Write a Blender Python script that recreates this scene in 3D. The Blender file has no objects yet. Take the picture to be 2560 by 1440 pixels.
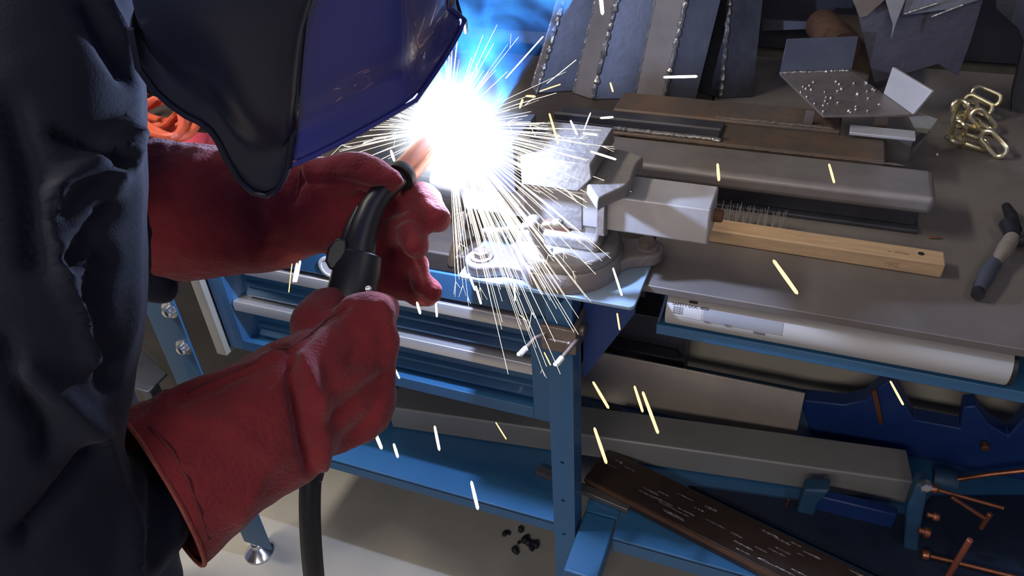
import bpy, bmesh, math, random
from mathutils import Vector as V, Matrix, noise
random.seed(7)
PI = math.pi
sc = bpy.context.scene
COL = sc.collection

# ------------------------------------------------------------------ camera
FPX, YAW, PITCH, ROLL = 1940.0, math.radians(23.3), math.radians(36.3), math.radians(4.0)
CAM = V((0, 0, 1.5))
_fw = V((-math.sin(YAW) * math.cos(PITCH), math.cos(YAW) * math.cos(PITCH), -math.sin(PITCH)))
_r = V((math.cos(YAW), math.sin(YAW), 0)); _d = _fw.cross(_r)
RT = _r * math.cos(ROLL) + _d * math.sin(ROLL)
DN = -_r * math.sin(ROLL) + _d * math.cos(ROLL)
FW = _fw
cam = bpy.data.cameras.new('camera'); cam.sensor_width = 36; cam.lens = FPX / 2560 * 36; cam.clip_start = .02
camo = bpy.data.objects.new('camera', cam); COL.objects.link(camo)
camo.matrix_world = Matrix(((RT.x, -DN.x, -FW.x, CAM.x), (RT.y, -DN.y, -FW.y, CAM.y), (RT.z, -DN.z, -FW.z, CAM.z), (0, 0, 0, 1)))
sc.camera = camo

# ------------------------------------------------------------------ world, lamps, exposure
sc.view_settings.view_transform = 'Standard'; sc.view_settings.look = 'None'
sc.view_settings.gamma = 1; sc.view_settings.use_curve_mapping = False
sc.view_settings.exposure = 0.0
sc.cycles.sample_clamp_indirect = 4.0
w = bpy.data.worlds.new('room_light'); sc.world = w; w.use_nodes = True
w.node_tree.nodes['Background'].inputs[0].default_value = (.42, .50, 1.0, 1)
w.node_tree.nodes['Background'].inputs[1].default_value = .16
def area(name, loc, rot, sx, sy, power, col):
    l = bpy.data.lights.new(name, 'AREA'); l.shape = 'RECTANGLE'; l.size = sx; l.size_y = sy; l.energy = power; l.color = col
    o = bpy.data.objects.new(name, l); COL.objects.link(o); o.location = loc; o.rotation_euler = rot
    return o
area('ceiling_or_fill_lamp', (-1.75, .35, 2.7), (0, 0, 0), .25, 1.5, 66, (1, .93, .82))
area('ceiling_or_fill_lamp', (1.1, .2, 2.7), (0, 0, 0), .25, 1.5, 7, (1, .93, .84))
area('ceiling_or_fill_lamp', (-.35, -1.9, 2.35), (math.radians(50), 0, 0), 1.6, .3, 27, (1, .92, .82))  # added fill from behind the camera, for the front faces
ARC_POWER = 6000.0
ARC_COL = (.50, .63, 1.0)

# ------------------------------------------------------------------ helpers
def ray(x, y): return RT * ((x - 1280) / FPX) + DN * ((y - 720) / FPX) + FW
def at_d(x, y, t): return CAM + ray(x, y) * t
def at_z(x, y, z): d = ray(x, y); return CAM + d * ((z - CAM.z) / d.z)
def at_y(x, y, Y): d = ray(x, y); return CAM + d * (Y / d.y)
def at_pl(x, y, p, n): d = ray(x, y); return CAM + d * ((p - CAM).dot(n) / d.dot(n))
def pix(p):
    q = p - CAM; z = q.dot(FW); return (1280 + FPX * q.dot(RT) / z, 720 + FPX * q.dot(DN) / z)

MATS = {}
def mat(name, col, rough=.5, metal=0., col2=None, scale=8., fac=.5, bump=0., bscale=60., emit=None, emit_s=0., spec=.5, stretch=None, coat=0., sheen=0.):
    if name in MATS: return MATS[name]
    m = bpy.data.materials.new(name); m.use_nodes = True; MATS[name] = m
    nt = m.node_tree; N = nt.nodes; L = nt.links; b = N['Principled BSDF']
    b.inputs['Base Color'].default_value = (*col, 1); b.inputs['Roughness'].default_value = rough; b.inputs['Metallic'].default_value = metal
    b.inputs['Specular IOR Level'].default_value = spec; b.inputs['Coat Weight'].default_value = coat
    b.inputs['Sheen Weight'].default_value = sheen
    if emit:
        b.inputs['Emission Color'].default_value = (*emit, 1); b.inputs['Emission Strength'].default_value = emit_s
    if col2 or bump:
        tc = N.new('ShaderNodeTexCoord'); mp = N.new('ShaderNodeMapping'); L.new(tc.outputs['Object'], mp.inputs[0])
        if stretch: mp.inputs['Scale'].default_value = stretch
    if col2:
        n = N.new('ShaderNodeTexNoise'); n.inputs['Scale'].default_value = scale; n.inputs['Detail'].default_value = 8; n.inputs['Roughness'].default_value = .65
        L.new(mp.outputs[0], n.inputs['Vector'])
        r = N.new('ShaderNodeValToRGB'); r.color_ramp.elements[0].position = fac - .17; r.color_ramp.elements[1].position = fac + .17
        r.color_ramp.elements[0].color = (*col, 1); r.color_ramp.elements[1].color = (*col2, 1)
        L.new(n.outputs[0], r.inputs[0]); L.new(r.outputs[0], b.inputs['Base Color'])
        rr = N.new('ShaderNodeMapRange'); rr.inputs[3].default_value = max(.05, rough - .08); rr.inputs[4].default_value = min(1, rough + .12)
        L.new(n.outputs[0], rr.inputs[0]); L.new(rr.outputs[0], b.inputs['Roughness'])
    if bump:
        n2 = N.new('ShaderNodeTexNoise'); n2.inputs['Scale'].default_value = bscale; n2.inputs['Detail'].default_value = 6
        L.new(mp.outputs[0], n2.inputs['Vector'])
        bp = N.new('ShaderNodeBump'); bp.inputs['Strength'].default_value = bump; bp.inputs['Distance'].default_value = .004
        L.new(n2.outputs[0], bp.inputs['Height']); L.new(bp.outputs[0], b.inputs['Normal'])
    return m
def glow(name, col, s):
    m = bpy.data.materials.new(name); m.use_nodes = True; nt = m.node_tree; nt.nodes.clear()
    e = nt.nodes.new('ShaderNodeEmission'); e.inputs[0].default_value = (*col, 1); e.inputs[1].default_value = s
    o = nt.nodes.new('ShaderNodeOutputMaterial'); nt.links.new(e.outputs[0], o.inputs[0]); return m

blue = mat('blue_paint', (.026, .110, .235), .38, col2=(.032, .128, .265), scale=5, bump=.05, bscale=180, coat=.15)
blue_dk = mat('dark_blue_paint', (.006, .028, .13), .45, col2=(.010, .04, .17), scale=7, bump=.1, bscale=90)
blue_teal = mat('old_blue_paint', (.014, .055, .12), .5, col2=(.03, .09, .16), scale=12, bump=.15, bscale=70)
alu = mat('aluminium', (.72, .70, .68), .35, .75, col2=(.62, .60, .58), scale=3, stretch=(1, 30, 30))
beige = mat('beige_panel', (.42, .38, .30), .6, col2=(.36, .33, .26), scale=9)
steel = mat('mill_steel', (.20, .19, .19), .42, .75, col2=(.30, .28, .27), scale=6, bump=.1, bscale=60)
steel_lt = mat('bare_steel', (.44, .43, .44), .42, .35, col2=(.34, .33, .34), scale=10, bump=.12, bscale=50)
steel_br = mat('bright_sheet_steel', (.62, .54, .44), .42, .55, col2=(.42, .36, .33), scale=4, bump=.1, bscale=40)  # bright warm base tone, varied at random
steel_dk = mat('black_scale_steel', (.030, .030, .038), .42, .5, col2=(.06, .06, .075), scale=9, bump=.15, bscale=70)
steel_bl = mat('blue_grey_scale_steel', (.075, .08, .10), .42, .6, col2=(.11, .115, .14), scale=6, bump=.1, bscale=80)
rusty = mat('rusty_steel', (.085, .068, .058), .6, .4, col2=(.16, .095, .055), scale=10, fac=.56, bump=.25, bscale=60)
rust = mat('rust_brown', (.10, .045, .022), .7, .2, col2=(.17, .075, .035), scale=18, bump=.3, bscale=60)
tube_gr = mat('galvanised_tube', (.28, .275, .26), .5, .35, col2=(.34, .33, .31), scale=4, bump=.06, bscale=50)
plate_top = mat('table_plate_steel', (.118, .102, .092), .5, .12, col2=(.165, .148, .138), scale=3.5, bump=.08, bscale=50)
bead_m = mat('weld_bead', (.34, .32, .30), .3, .85, col2=(.18, .17, .17), scale=60, bump=.5, bscale=120)
vise_m = mat('cast_vise_metal', (.26, .245, .23), .45, .35, col2=(.205, .19, .18), scale=14, bump=.35, bscale=110)
vise_m2 = mat('dark_cast_metal', (.20, .175, .165), .5, .4, col2=(.26, .23, .22), scale=14, bump=.35, bscale=110)
vplate_m = mat('blue_grey_plate', (.20, .32, .45), .42, .2, col2=(.28, .36, .46), scale=16, bump=.1, bscale=160)
leather = mat('red_suede_leather', (.17, .022, .028), .85, 0, col2=(.25, .032, .036), scale=14, bump=.5, bscale=260, sheen=.2, spec=.08)
hem_m = mat('suede_edge_lit', (.34, .085, .055), .9, 0, col2=(.26, .05, .04), scale=60, bump=.4, bscale=300)  # hem colour lightened to carry the lit cuff rim
seam_m = mat('leather_seam', (.11, .020, .024), .85, 0, col2=(.16, .03, .032), scale=40, bump=.4, bscale=300)
cloth = mat('navy_work_cloth', (.009, .011, .022), .85, 0, col2=(.015, .016, .028), scale=6, bump=.12, bscale=500, sheen=.06, spec=.2)
helm_m = mat('arc_blue_helmet', (.030, .034, .20), .25, 0, col2=(.038, .042, .24), scale=4, bump=.02, bscale=30, coat=.4)  # arc's blue light mixed into the near-black shell colour
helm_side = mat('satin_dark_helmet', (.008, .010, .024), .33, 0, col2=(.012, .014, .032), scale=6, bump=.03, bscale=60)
black = mat('black_plastic', (.012, .012, .016), .42)
rubber = mat('black_rubber', (.010, .010, .011), .45)
copper = mat('copper_nozzle', (.62, .27, .20), .32, .85, col2=(.50, .24, .22), scale=30)
copper_d = mat('coppered_bolt', (.42, .16, .08), .38, .8, col2=(.30, .11, .06), scale=60)
gold = mat('zinc_yellow_chain', (.80, .74, .50), .25, .9, col2=(.66, .55, .32), scale=60)
chrome = mat('zinc_chrome', (.75, .75, .76), .2, .95)
brass = mat('worn_brass_rod', (.55, .42, .30), .3, .9, col2=(.38, .26, .18), scale=40)
wood = mat('brush_wood', (.48, .33, .19), .65, 0, col2=(.36, .24, .14), scale=5, bump=.15, bscale=40, stretch=(3, 26, 26))
wood_top = mat('bench_wood', (.045, .032, .024), .6, 0, col2=(.03, .022, .018), scale=5, bump=.15, bscale=40, stretch=(3, 30, 30))
paper = mat('white_paper_roll', (.42, .405, .39), .75, col2=(.38, .37, .36), scale=3)
ink = mat('black_print', (.03, .03, .035), .7)
ink_g = mat('grey_print', (.25, .25, .27), .7)
white_p = mat('white_plastic', (.8, .8, .78), .5)
hook_m = mat('bronze_bracket', (.20, .155, .13), .42, .6, col2=(.28, .22, .18), scale=40, bump=.3, bscale=150)
orange = mat('orange_cable', (.62, .10, .035), .5, col2=(.52, .08, .03), scale=10)
pink = mat('red_painted_metal', (.55, .06, .09), .45)
bag_b = mat('bright_blue_plastic', (.08, .36, .90), .4, col2=(.04, .20, .75), scale=12)
slab_m = mat('brown_burnt_slab', (.045, .032, .026), .3, .4, col2=(.075, .05, .04), scale=14, bump=.3, bscale=50)
dark_m = mat('dark_cover', (.010, .011, .022), .6, .2, col2=(.02, .02, .03), scale=5, bump=.1)

def finish(me, angle=35):
    me.shade_smooth() if hasattr(me, 'shade_smooth') else None
    try: me.set_sharp_from_angle(angle=math.radians(angle))
    except Exception: pass

def props(o, label=None, cat=None, group=None, kind=None):
    if label: o['label'] = label
    if cat: o['category'] = cat
    if group: o['group'] = group
    if kind: o['kind'] = kind
    return o
def thing(name, loc, label, cat, group=None):
    o = bpy.data.objects.new(name, None); o.empty_display_size = .05; COL.objects.link(o); o.location = loc
    return props(o, label, cat, group)
def wloc(o):
    p = V((0, 0, 0))
    while o: p += V(o.location); o = o.parent
    return p

class MB:
    def __init__(s): s.v = []; s.f = []
    def add(s, vs, fs):
        k = len(s.v); s.v += [V(a) for a in vs]; s.f += [tuple(i + k for i in f) for f in fs]; return s
    def box(s, lo, hi, M=None):
        x0, y0, z0 = lo; x1, y1, z1 = hi
        vs = [V(p) for p in ((x0, y0, z0), (x1, y0, z0), (x1, y1, z0), (x0, y1, z0), (x0, y0, z1), (x1, y0, z1), (x1, y1, z1), (x0, y1, z1))]
        if M: vs = [M @ p for p in vs]
        return s.add(vs, [(0, 3, 2, 1), (4, 5, 6, 7), (0, 1, 5, 4), (1, 2, 6, 5), (2, 3, 7, 6), (3, 0, 4, 7)])
    def prism(s, pts, ext):
        pts = [V(p) for p in pts]; n = len(pts); ext = V(ext)
        nm = V((0, 0, 0))
        for i in range(n): nm += pts[i].cross(pts[(i + 1) % n])
        if nm.dot(ext) < 0: pts.reverse()
        fs = [tuple(reversed(range(n))), tuple(range(n, 2 * n))] + [(i, (i + 1) % n, n + (i + 1) % n, n + i) for i in range(n)]
        return s.add(pts + [p + ext for p in pts], fs)
    def tube(s, path, r, n=10, closed=False, flat=None):
        path = [V(p) for p in path]; m = len(path)
        rs = r if isinstance(r, (list, tuple)) else [r] * m
        k = len(s.v); up = None; vs = []; fs = []
        for i, p in enumerate(path):
            a = path[(i - 1) % m] if (closed or i) else p; b = path[(i + 1) % m] if (closed or i < m - 1) else p
            t = (b - a).normalized()
            if up is None:
                up = t.orthogonal().normalized()
            up = (up - t * up.dot(t)).normalized(); sd = t.cross(up)
            for j in range(n):
                an = 2 * PI * j / n; q = up * math.cos(an) + sd * math.sin(an)
                if flat: q = q + flat[0] * (q.dot(flat[0]) * (flat[1] - 1))
                vs.append(p + q * rs[i])
        seg = m if closed else m - 1
        for i in range(seg):
            for j in range(n):
                a = i * n + j; b = i * n + (j + 1) % n; c = ((i + 1) % m) * n + (j + 1) % n; d = ((i + 1) % m) * n + j
                fs.append((a, b, c, d))
        if not closed:
            fs.append(tuple(reversed(range(n)))); fs.append(tuple(range((m - 1) * n, m * n)))
        return s.add(vs, fs)
    def lathe(s, o, ax, prof, n=32):
        o = V(o); ax = V(ax).normalized(); u = ax.orthogonal().normalized(); v = ax.cross(u); vs = []; fs = []
        m = len(prof)
        for (r, h) in prof:
            for j in range(n):
                an = 2 * PI * j / n; vs.append(o + ax * h + (u * math.cos(an) + v * math.sin(an)) * max(r, 1e-5))
        for i in range(m - 1):
            for j in range(n):
                fs.append((i * n + j, i * n + (j + 1) % n, (i + 1) * n + (j + 1) % n, (i + 1) * n + j))
        fs.append(tuple(reversed(range(n)))); fs.append(tuple(range((m - 1) * n, m * n)))
        return s.add(vs, fs)
    def capsule(s, p0, r0, p1, r1, flat=None, n=20, h=6):
        p0 = V(p0); p1 = V(p1); ax = (p1 - p0)
        ln = ax.length; ax = ax.normalized() if ln > 1e-6 else V((0, 0, 1))
        path = []; rs = []
        for i in range(h + 1):
            a = PI / 2 * i / h; path.append(p0 - ax * r0 * math.cos(a)); rs.append(max(r0 * math.sin(a), r0 * .02))
        for i in range(h + 1):
            a = PI / 2 * i / h; path.append(p1 + ax * r1 * math.sin(a)); rs.append(max(r1 * math.cos(a), r1 * .02))
        u = ax.orthogonal().normalized(); v = ax.cross(u); vs = []; fs = []; m = len(path)
        for p, r in zip(path, rs):
            for j in range(n):
                an = 2 * PI * j / n; q = (u * math.cos(an) + v * math.sin(an)) * r
                if flat: q = q + flat[0] * (q.dot(flat[0]) * (flat[1] - 1))
                vs.append(p + q)
        for i in range(m - 1):
            for j in range(n): fs.append((i * n + j, i * n + (j + 1) % n, (i + 1) * n + (j + 1) % n, (i + 1) * n + j))
        fs.append(tuple(reversed(range(n)))); fs.append(tuple(range((m - 1) * n, m * n)))
        return s.add(vs, fs)
    def build(s, name, m, parent=None, bevel=0., seg=2, angle=35, label=None, cat=None, group=None, kind=None):
        if parent: off = wloc(parent)
        else:
            n = len(s.v); off = V((sum(p.x for p in s.v) / n, sum(p.y for p in s.v) / n, min(p.z for p in s.v)))
        me = bpy.data.meshes.new(name); me.from_pydata([tuple(p - off) for p in s.v], [], s.f); me.update()
        bm = bmesh.new(); bm.from_mesh(me); bmesh.ops.recalc_face_normals(bm, faces=bm.faces); bm.to_mesh(me); bm.free()
        me.materials.append(m)
        o = bpy.data.objects.new(name, me); COL.objects.link(o)
        if parent: o.parent = parent
        else: o.location = off
        finish(me, angle)
        if bevel:
            b = o.modifiers.new('bevel', 'BEVEL'); b.width = bevel; b.segments = seg; b.limit_method = 'ANGLE'; b.angle_limit = math.radians(40)
        return props(o, label, cat, group, kind)

def bx(name, lo, hi, m, parent=None, bevel=.0015, M=None, **k): return MB().box(lo, hi, M).build(name, m, parent, bevel, **k)

def bead(name, a, b, r, m, parent, n=40, wob=.35):
    a = V(a); b = V(b); path = []; rs = []
    for i in range(n + 1):
        t = i / n; j = V((random.uniform(-1, 1), random.uniform(-1, 1), random.uniform(-1, 1))) * r * .22
        path.append(a.lerp(b, t) + j); rs.append(r * (1 + wob * math.sin(i * 2.2 + random.random()) * random.random()) * (.4 if i in (0, n) else 1))
    return MB().tube(path, rs, 8).build(name, m, parent)

def blob(name, caps, m, parent, voxel=.005, smooth=10, strokes=(), nz=None, extra=None, cutoff=0.05, cut=None):
    """Organic skin: union of tapered limbs, voxel-remeshed, smoothed, then creased along strokes."""
    mb = MB()
    for c in caps: mb.capsule(*c)
    if extra: mb.add(*extra)
    me = bpy.data.meshes.new('tmp'); me.from_pydata([tuple(p) for p in mb.v], [], mb.f)
    bm = bmesh.new(); bm.from_mesh(me); bmesh.ops.recalc_face_normals(bm, faces=bm.faces); bm.to_mesh(me); bm.free()
    t = bpy.data.objects.new('tmp', me); COL.objects.link(t)
    r = t.modifiers.new('r', 'REMESH'); r.mode = 'VOXEL'; r.voxel_size = voxel
    s = t.modifiers.new('s', 'SMOOTH'); s.factor = .5; s.iterations = smooth
    dg = bpy.context.evaluated_depsgraph_get()
    out = bpy.data.meshes.new_from_object(t.evaluated_get(dg))
    bpy.data.objects.remove(t); bpy.data.meshes.remove(me)
    out.name = name
    bm = bmesh.new(); bm.from_mesh(out); bm.normal_update()
    segs = []
    for pts, amp, wd in strokes:
        for a, b in zip(pts[:-1], pts[1:]): segs.append((a[0], a[1], b[0] - a[0], b[1] - a[1], (b[0] - a[0]) ** 2 + (b[1] - a[1]) ** 2, amp, wd))
    byst = []
    k = 0
    for pts, amp, wd in strokes:
        n = len(pts) - 1; byst.append((segs[k:k + n], amp, wd)); k += n
    new = []
    for v in bm.verts:
        co = v.co; nm = v.normal; off = 0
        if byst:
            face = nm.dot((CAM - co).normalized())
            if face > cutoff:
                x, y = pix(co); wgt = min(1, (face - cutoff) / .25)
                for sg, amp, wd in byst:
                    best = 1e9
                    for (ax, ay, dx, dy, l2, _, _) in sg:
                        tt = max(0, min(1, ((x - ax) * dx + (y - ay) * dy) / l2)); e = (x - ax - dx * tt) ** 2 + (y - ay - dy * tt) ** 2
                        if e < best: best = e
                    if best < 9 * wd * wd: off += wgt * amp * math.exp(-best / (wd * wd))
        if nz:
            for (amp, scl) in nz: off += amp * noise.noise(co * scl)
        new.append(co + nm * off)
    for v, c in zip(bm.verts, new): v.co = c
    loop = []
    if cut:
        r_ = bmesh.ops.bisect_plane(bm, geom=bm.verts[:] + bm.edges[:] + bm.faces[:], plane_co=cut[0], plane_no=cut[1], clear_inner=True)
        ed = [e for e in bm.edges if e.is_boundary]
        if ed:
            nx = {}
            for e in ed:
                a, b = e.verts; nx.setdefault(a, []).append(b); nx.setdefault(b, []).append(a)
            st = max(nx, key=lambda v: v.co.z); prev = None; cur = st
            while True:
                loop.append(cur.co.copy()); k = [v for v in nx[cur] if v is not prev]
                if not k: break
                prev, cur = cur, k[0]
                if cur is st or len(loop) > 5000: break
    off = wloc(parent)
    for v in bm.verts: v.co -= off
    bm.to_mesh(out); bm.free(); out.shade_smooth()
    out.materials.clear(); out.materials.append(m)
    o = bpy.data.objects.new(name, out); COL.objects.link(o); o.parent = parent
    if len(loop) > 10: MB().tube(loop[::3], .0022, 6, closed=True).build('hem', hem_m, o)
    return o
def cp(x0, y0, t0, r0, x1, y1, t1, r1, flat=None):
    return (at_d(x0, y0, t0), r0 * t0 / FPX, at_d(x1, y1, t1), r1 * t1 / FPX, flat)

# ------------------------------------------------------------------ the room
floor_m = mat('concrete_floor', (.46, .42, .35), .75, col2=(.36, .335, .29), scale=3.2, bump=.25, bscale=22)
wall_m = mat('wall_plaster', (.30, .27, .22), .85, col2=(.25, .23, .19), scale=3, bump=.1, bscale=30)
bx('floor', (-4, -2.5, -.1), (3, 3, 0), floor_m, bevel=0, kind='structure')
bx('wall_back', (-4, 2.0, 0), (3, 2.1, 3), wall_m, bevel=0, kind='structure')

# ------------------------------------------------------------------ workbench with drawers (left of the vise leg)
wb = thing('workbench', (-.65, 1.1, 0), 'blue steel workbench with a wooden top standing under the vise', 'workbench')
bx('tabletop', (-1.55, .865, .815), (-.19, 1.7, .85), wood_top, wb, .003)
bx('apron', (-1.03, .862, .765), (-.306, .885, .815), blue, wb, .002)
def leg_with_holes():
    mb = MB().box((-.306, .827, 0), (-.266, .869, .85))
    o = mb.build('leg', blue, wb, 0)
    cut = MB()
    for (hx, hy) in ((1395, 745), (1406, 1157), (1408, 1252), (1409, 1335)):
        p = at_y(hx, hy, .827); r = .0085 if hy < 800 else .0035
        cut.lathe((-.287, .82, p.z), (0, 1, 0), [(r, 0), (r, .02)], 16)
    for z in (.62, .56, .5, .44, .38, .32, .26, .2, .14):
        cut.lathe((-.258, .850, z), (-1, 0, 0), [(.0035, 0), (.0035, .02)], 12)
    c = cut.build('cut', blue); 
    bo = o.modifiers.new('b', 'BOOLEAN'); bo.object = c; bo.operation = 'DIFFERENCE'; bo.solver = 'EXACT'
    # cutter has its own origin; move it into the same world place
    bpy.context.view_layer.update()
    dg = bpy.context.evaluated_depsgraph_get(); me = bpy.data.meshes.new_from_object(o.evaluated_get(dg))
    o.modifiers.clear(); o.data = me; me.name = 'leg'
    bpy.data.objects.remove(c); finish(me)
    b = o.modifiers.new('bevel', 'BEVEL'); b.width = .004; b.segments = 3; b.limit_method = 'ANGLE'; b.angle_limit = math.radians(60)
leg_with_holes()
# bolted angle leg at the far end, with a levelling foot
la = MB(); la.prism([(-1.016, .748, .05), (-.942, .748, .05), (-.942, .752, .05), (-1.012, .752, .05), (-1.012, .80, .05), (-1.016, .80, .05)], (0, 0, .80))
la.build('leg', blue, wb, .001)
for px_, py_ in ((425, 775), (460, 868)):
    p = at_y(px_, py_, .748)
    MB().lathe(p, (0, -1, 0), [(.016, 0), (.016, .002), (.010, .002), (.010, .009), (.007, .012), (.0, .013)], 14).build('bolt', chrome, wb)
for z in (.56, .5):
    MB().lathe((-1.0165, .775, z + .05), (-1, 0, 0), [(.007, 0), (.007, .001)], 12).build('hole_disc', dark_m, wb)  # dark disc painting the shade inside a drilled bore
p = at_z(640, 1395, 0)
MB().lathe((p.x, p.y + .015, 0), (0, 0, 1), [(.032, 0), (.033, .006), (.024, .014), (.012, .022), (.012, .034), (.009, .036), (.009, .07)], 20).build('levelling_foot', chrome, wb)
bx('gap_dark_panel', (-1.8, 1.5, .02), (-.31, 1.512, .81), mat('dark_brown_board', (.045, .036, .03), .7, col2=(.07, .058, .048), scale=5), wb)  # added dark board hiding the lit wall in the gap
bx('leg', (-1.016, 1.55, 0), (-.966, 1.6, .815), blue, wb); bx('leg', (-.306, 1.55, 0), (-.266, 1.6, .815), blue, wb)
# lower shelf trays
sh = MB().box((-1.0, .832, .308), (-.307, 1.45, .316)).box((-1.0, .832, .285), (-.307, .836, .312))
sh.build('lower_shelf', blue_teal if False else blue, wb, .001)
sh = MB().box((-.262, .875, .308), (-.2, 1.45, .3155)).box((-.198, .832, .308), (.9, 1.32, .316)).box((-.198, .832, .278), (.9, .836, .312))
sh.build('lower_shelf', blue, wb, .001)
MB().box((-.262, .745, .27), (-.202, .875, .312)).build('foot_beam', blue, wb, .003)
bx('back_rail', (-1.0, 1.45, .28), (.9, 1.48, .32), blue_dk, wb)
bx('backing_board', (-.16, 1.335, .2), (.95, 1.35, .80), mat('grey_beige_board', (.46, .42, .36), .75, col2=(.40, .37, .32), scale=4), wb)
bx('leg', (.86, .84, 0), (.9, .88, .838), blue, wb)
gp = [at_y(1458, 757, .868), at_y(1560, 768, .868), at_y(1458, 947, .868)]
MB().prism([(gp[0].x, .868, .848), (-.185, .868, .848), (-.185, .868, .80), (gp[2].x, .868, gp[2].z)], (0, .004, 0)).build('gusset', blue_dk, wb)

# drawer cabinet
cab = thing('drawer_cabinet', (-.65, 1.05, .545), 'blue drawer cabinet with pale metal pull strips hanging under the workbench top', 'cabinet')
cb = MB()
cb.box((-.975, .857, .545), (-.935, .875, .765))
cb.box((-.345, .857, .545), (-.309, .875, .765))
cb.box((-.935, .857, .545), (-.345, .93, .570))
cb.box((-.975, .93, .545), (-.309, 1.35, .765))
cb.box((-.975, .857, .545), (-.97, 1.35, .765)); cb.box((-.314, .857, .545), (-.309, 1.35, .765))
cb.build('body', blue, cab, .0012)
MB().prism([(-.935, .858, .568), (-.905, .90, .568), (-.935, .90, .568)], (0, 0, .197)).build('reveal', blue, cab)
bx('side_panel', (-1.0, .845, .53), (-.977, 1.35, .80), beige, cab, .001)
for zt, zb in ((.757, .666), (.666, .570)):
    d = bx('drawer', (-.93, .884, zb + .0015), (-.347, .93, zt), blue, cab, .001)
    st = MB()
    st.prism([(-.905, .884, zb + .006), (-.905, .874, zb + .006), (-.905, .872, zb + .012), (-.905, .884, zb + .022)], (.555, 0, 0))
    st.prism([(-.905, .884, zb + .024), (-.905, .877, zb + .026), (-.905, .877, zb + .031), (-.905, .884, zb + .036)], (.555, 0, 0))
    st.build('ridge', blue, d, .0008)
    hp = MB().prism([(-.93, .884, zt), (-.93, .860, zt - .001), (-.93, .857, zt - .006), (-.93, .857, zt - .021), (-.93, .860, zt - .021), (-.93, .861, zt - .006), (-.93, .884, zt - .004)], (.588, 0, 0))
    hp.build('pull_strip', alu, d, .0008)
# round white ring by the trigger
MB().lathe(at_y(825, 668, .8615), (0, -1, 0), [(.021, 0), (.021, .002), (.016, .0025), (.016, .001)], 24).build('white_ring', white_p, cab)

# ------------------------------------------------------------------ steel table to the right
tb = thing('steel_table', (.35, 1.3, 0), 'long steel-plate table with a blue under-rail right of the vise', 'table')
bx('top_plate', (-.185, .873, .838), (1.1, 1.8, .85), plate_top, tb, .0012)
rl = MB().box((-.155, .880, .760), (1.1, 1.0, .778))
rl.build('under_rail', blue, tb, .0012)
MB().prism([(-.155, .885, .778), (-.155, .98, .778), (-.155, .98, .838), (-.145, .91, .838)], (.004, 0, 0)).build('end_plate', blue_dk, tb)
bx('dark_cover_board', (-1.25, 1.86, .85), (1.1, 1.88, 1.7), dark_m, tb, .001)  # added dark board over the pale wall, keeps the background dark
bx('leg', (1.04, .9, 0), (1.09, .95, .838), blue, tb); bx('leg', (1.04, 1.72, 0), (1.09, 1.77, .838), blue, tb); bx('leg', (-.17, 1.72, 0), (-.12, 1.77, .838), blue, tb)
bx('cover_board_brace', (-1.25, 1.88, 0), (-1.21, 1.92, 1.7), dark_m, tb, .001); bx('cover_board_brace', (1.05, 1.88, 0), (1.09, 1.92, 1.7), dark_m, tb, .001)

# paper roll on the under-rail, with its printed label
A = V((-.142, .8965, .8040)); B = V((.292, .8965, .8040)); RR = .0258
roll = thing('paper_roll', (.07, .8965, .778), 'long white paper roll with a printed label lying on the blue under-rail', 'roll')
ax = (B - A).normalized()
MB().lathe(A, ax, [(RR - .005, .004), (RR - .004, 0), (RR, 0), (RR, (B - A).length), (RR - .003, (B - A).length), (RR - .004, (B - A).length - .004)], 40).build('sheet_wrap', paper, roll, label='white wrapped paper')
MB().lathe(B - ax * .004, ax, [(RR - .004, 0), (RR + .0006, .001), (RR + .0006, .006), (RR - .004, .0065), (.009, .0065), (.009, .003)], 40).build('end_cap', rubber, roll)
def on_roll(u0, u1, a0, a1, name, m, lift=.0004):
    """curved print patch on the roll between lengths u0-u1 and angles a0-a1 (0 = facing the camera side)"""
    vs = []; fs = []; n = 8
    for i in range(n + 1):
        a = a0 + (a1 - a0) * i / n
        q = V((0, -math.cos(a), math.sin(a))) * (RR + lift)
        vs += [A + ax * u0 + q, A + ax * u1 + q]
    for i in range(n): fs.append((2 * i, 2 * i + 1, 2 * i + 3, 2 * i + 2))
    return MB().add(vs, fs).build(name, m, roll)
on_roll(.052, .158, .10, .78, 'label_panel', ink_g)
on_roll(.010, .050, .12, .95, 'label_panel', paper, .0003)
on_roll(.030, .042, .96, 1.12, 'print_mark', ink)
def text_on(s, loc, xdir, ydir, size, m, parent, name='lettering'):
    c = bpy.data.curves.new(name, 'FONT'); c.body = s; c.size = size; c.extrude = .0001
    t = bpy.data.objects.new('tmp', c); COL.objects.link(t)
    dg = bpy.context.evaluated_depsgraph_get(); me = bpy.data.meshes.new_from_object(t.evaluated_get(dg)); bpy.data.objects.remove(t)
    o = bpy.data.objects.new(name, me); COL.objects.link(o); me.materials.clear(); me.materials.append(m)
    xd = V(xdir).normalized(); zd = xd.cross(V(ydir)).normalized(); yd = zd.cross(xd)
    off = V(loc) - wloc(parent)
    me.transform(Matrix(((xd.x, yd.x, zd.x, off.x), (xd.y, yd.y, zd.y, off.y), (xd.z, yd.z, zd.z, off.z), (0, 0, 0, 1))))
    o.parent = parent; return o
def roll_text(s, u, a, size):
    q = V((0, -math.cos(a), math.sin(a))); tg = V((0, math.sin(a), math.cos(a)))
    return text_on(s, A + ax * u + q * (RR + .0007), ax, tg, size, ink, roll)
roll_text('SAFETY DOC 4000', .008, .72, .0062)
for k in range(4): roll_text('IIIII IIII IIIIII III', .010, .58 - k * .10, .0026)
roll_text('IIIIII IIIII', .054, .06, .0028); roll_text('IIIIIII II', .082, .06, .0038)
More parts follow.
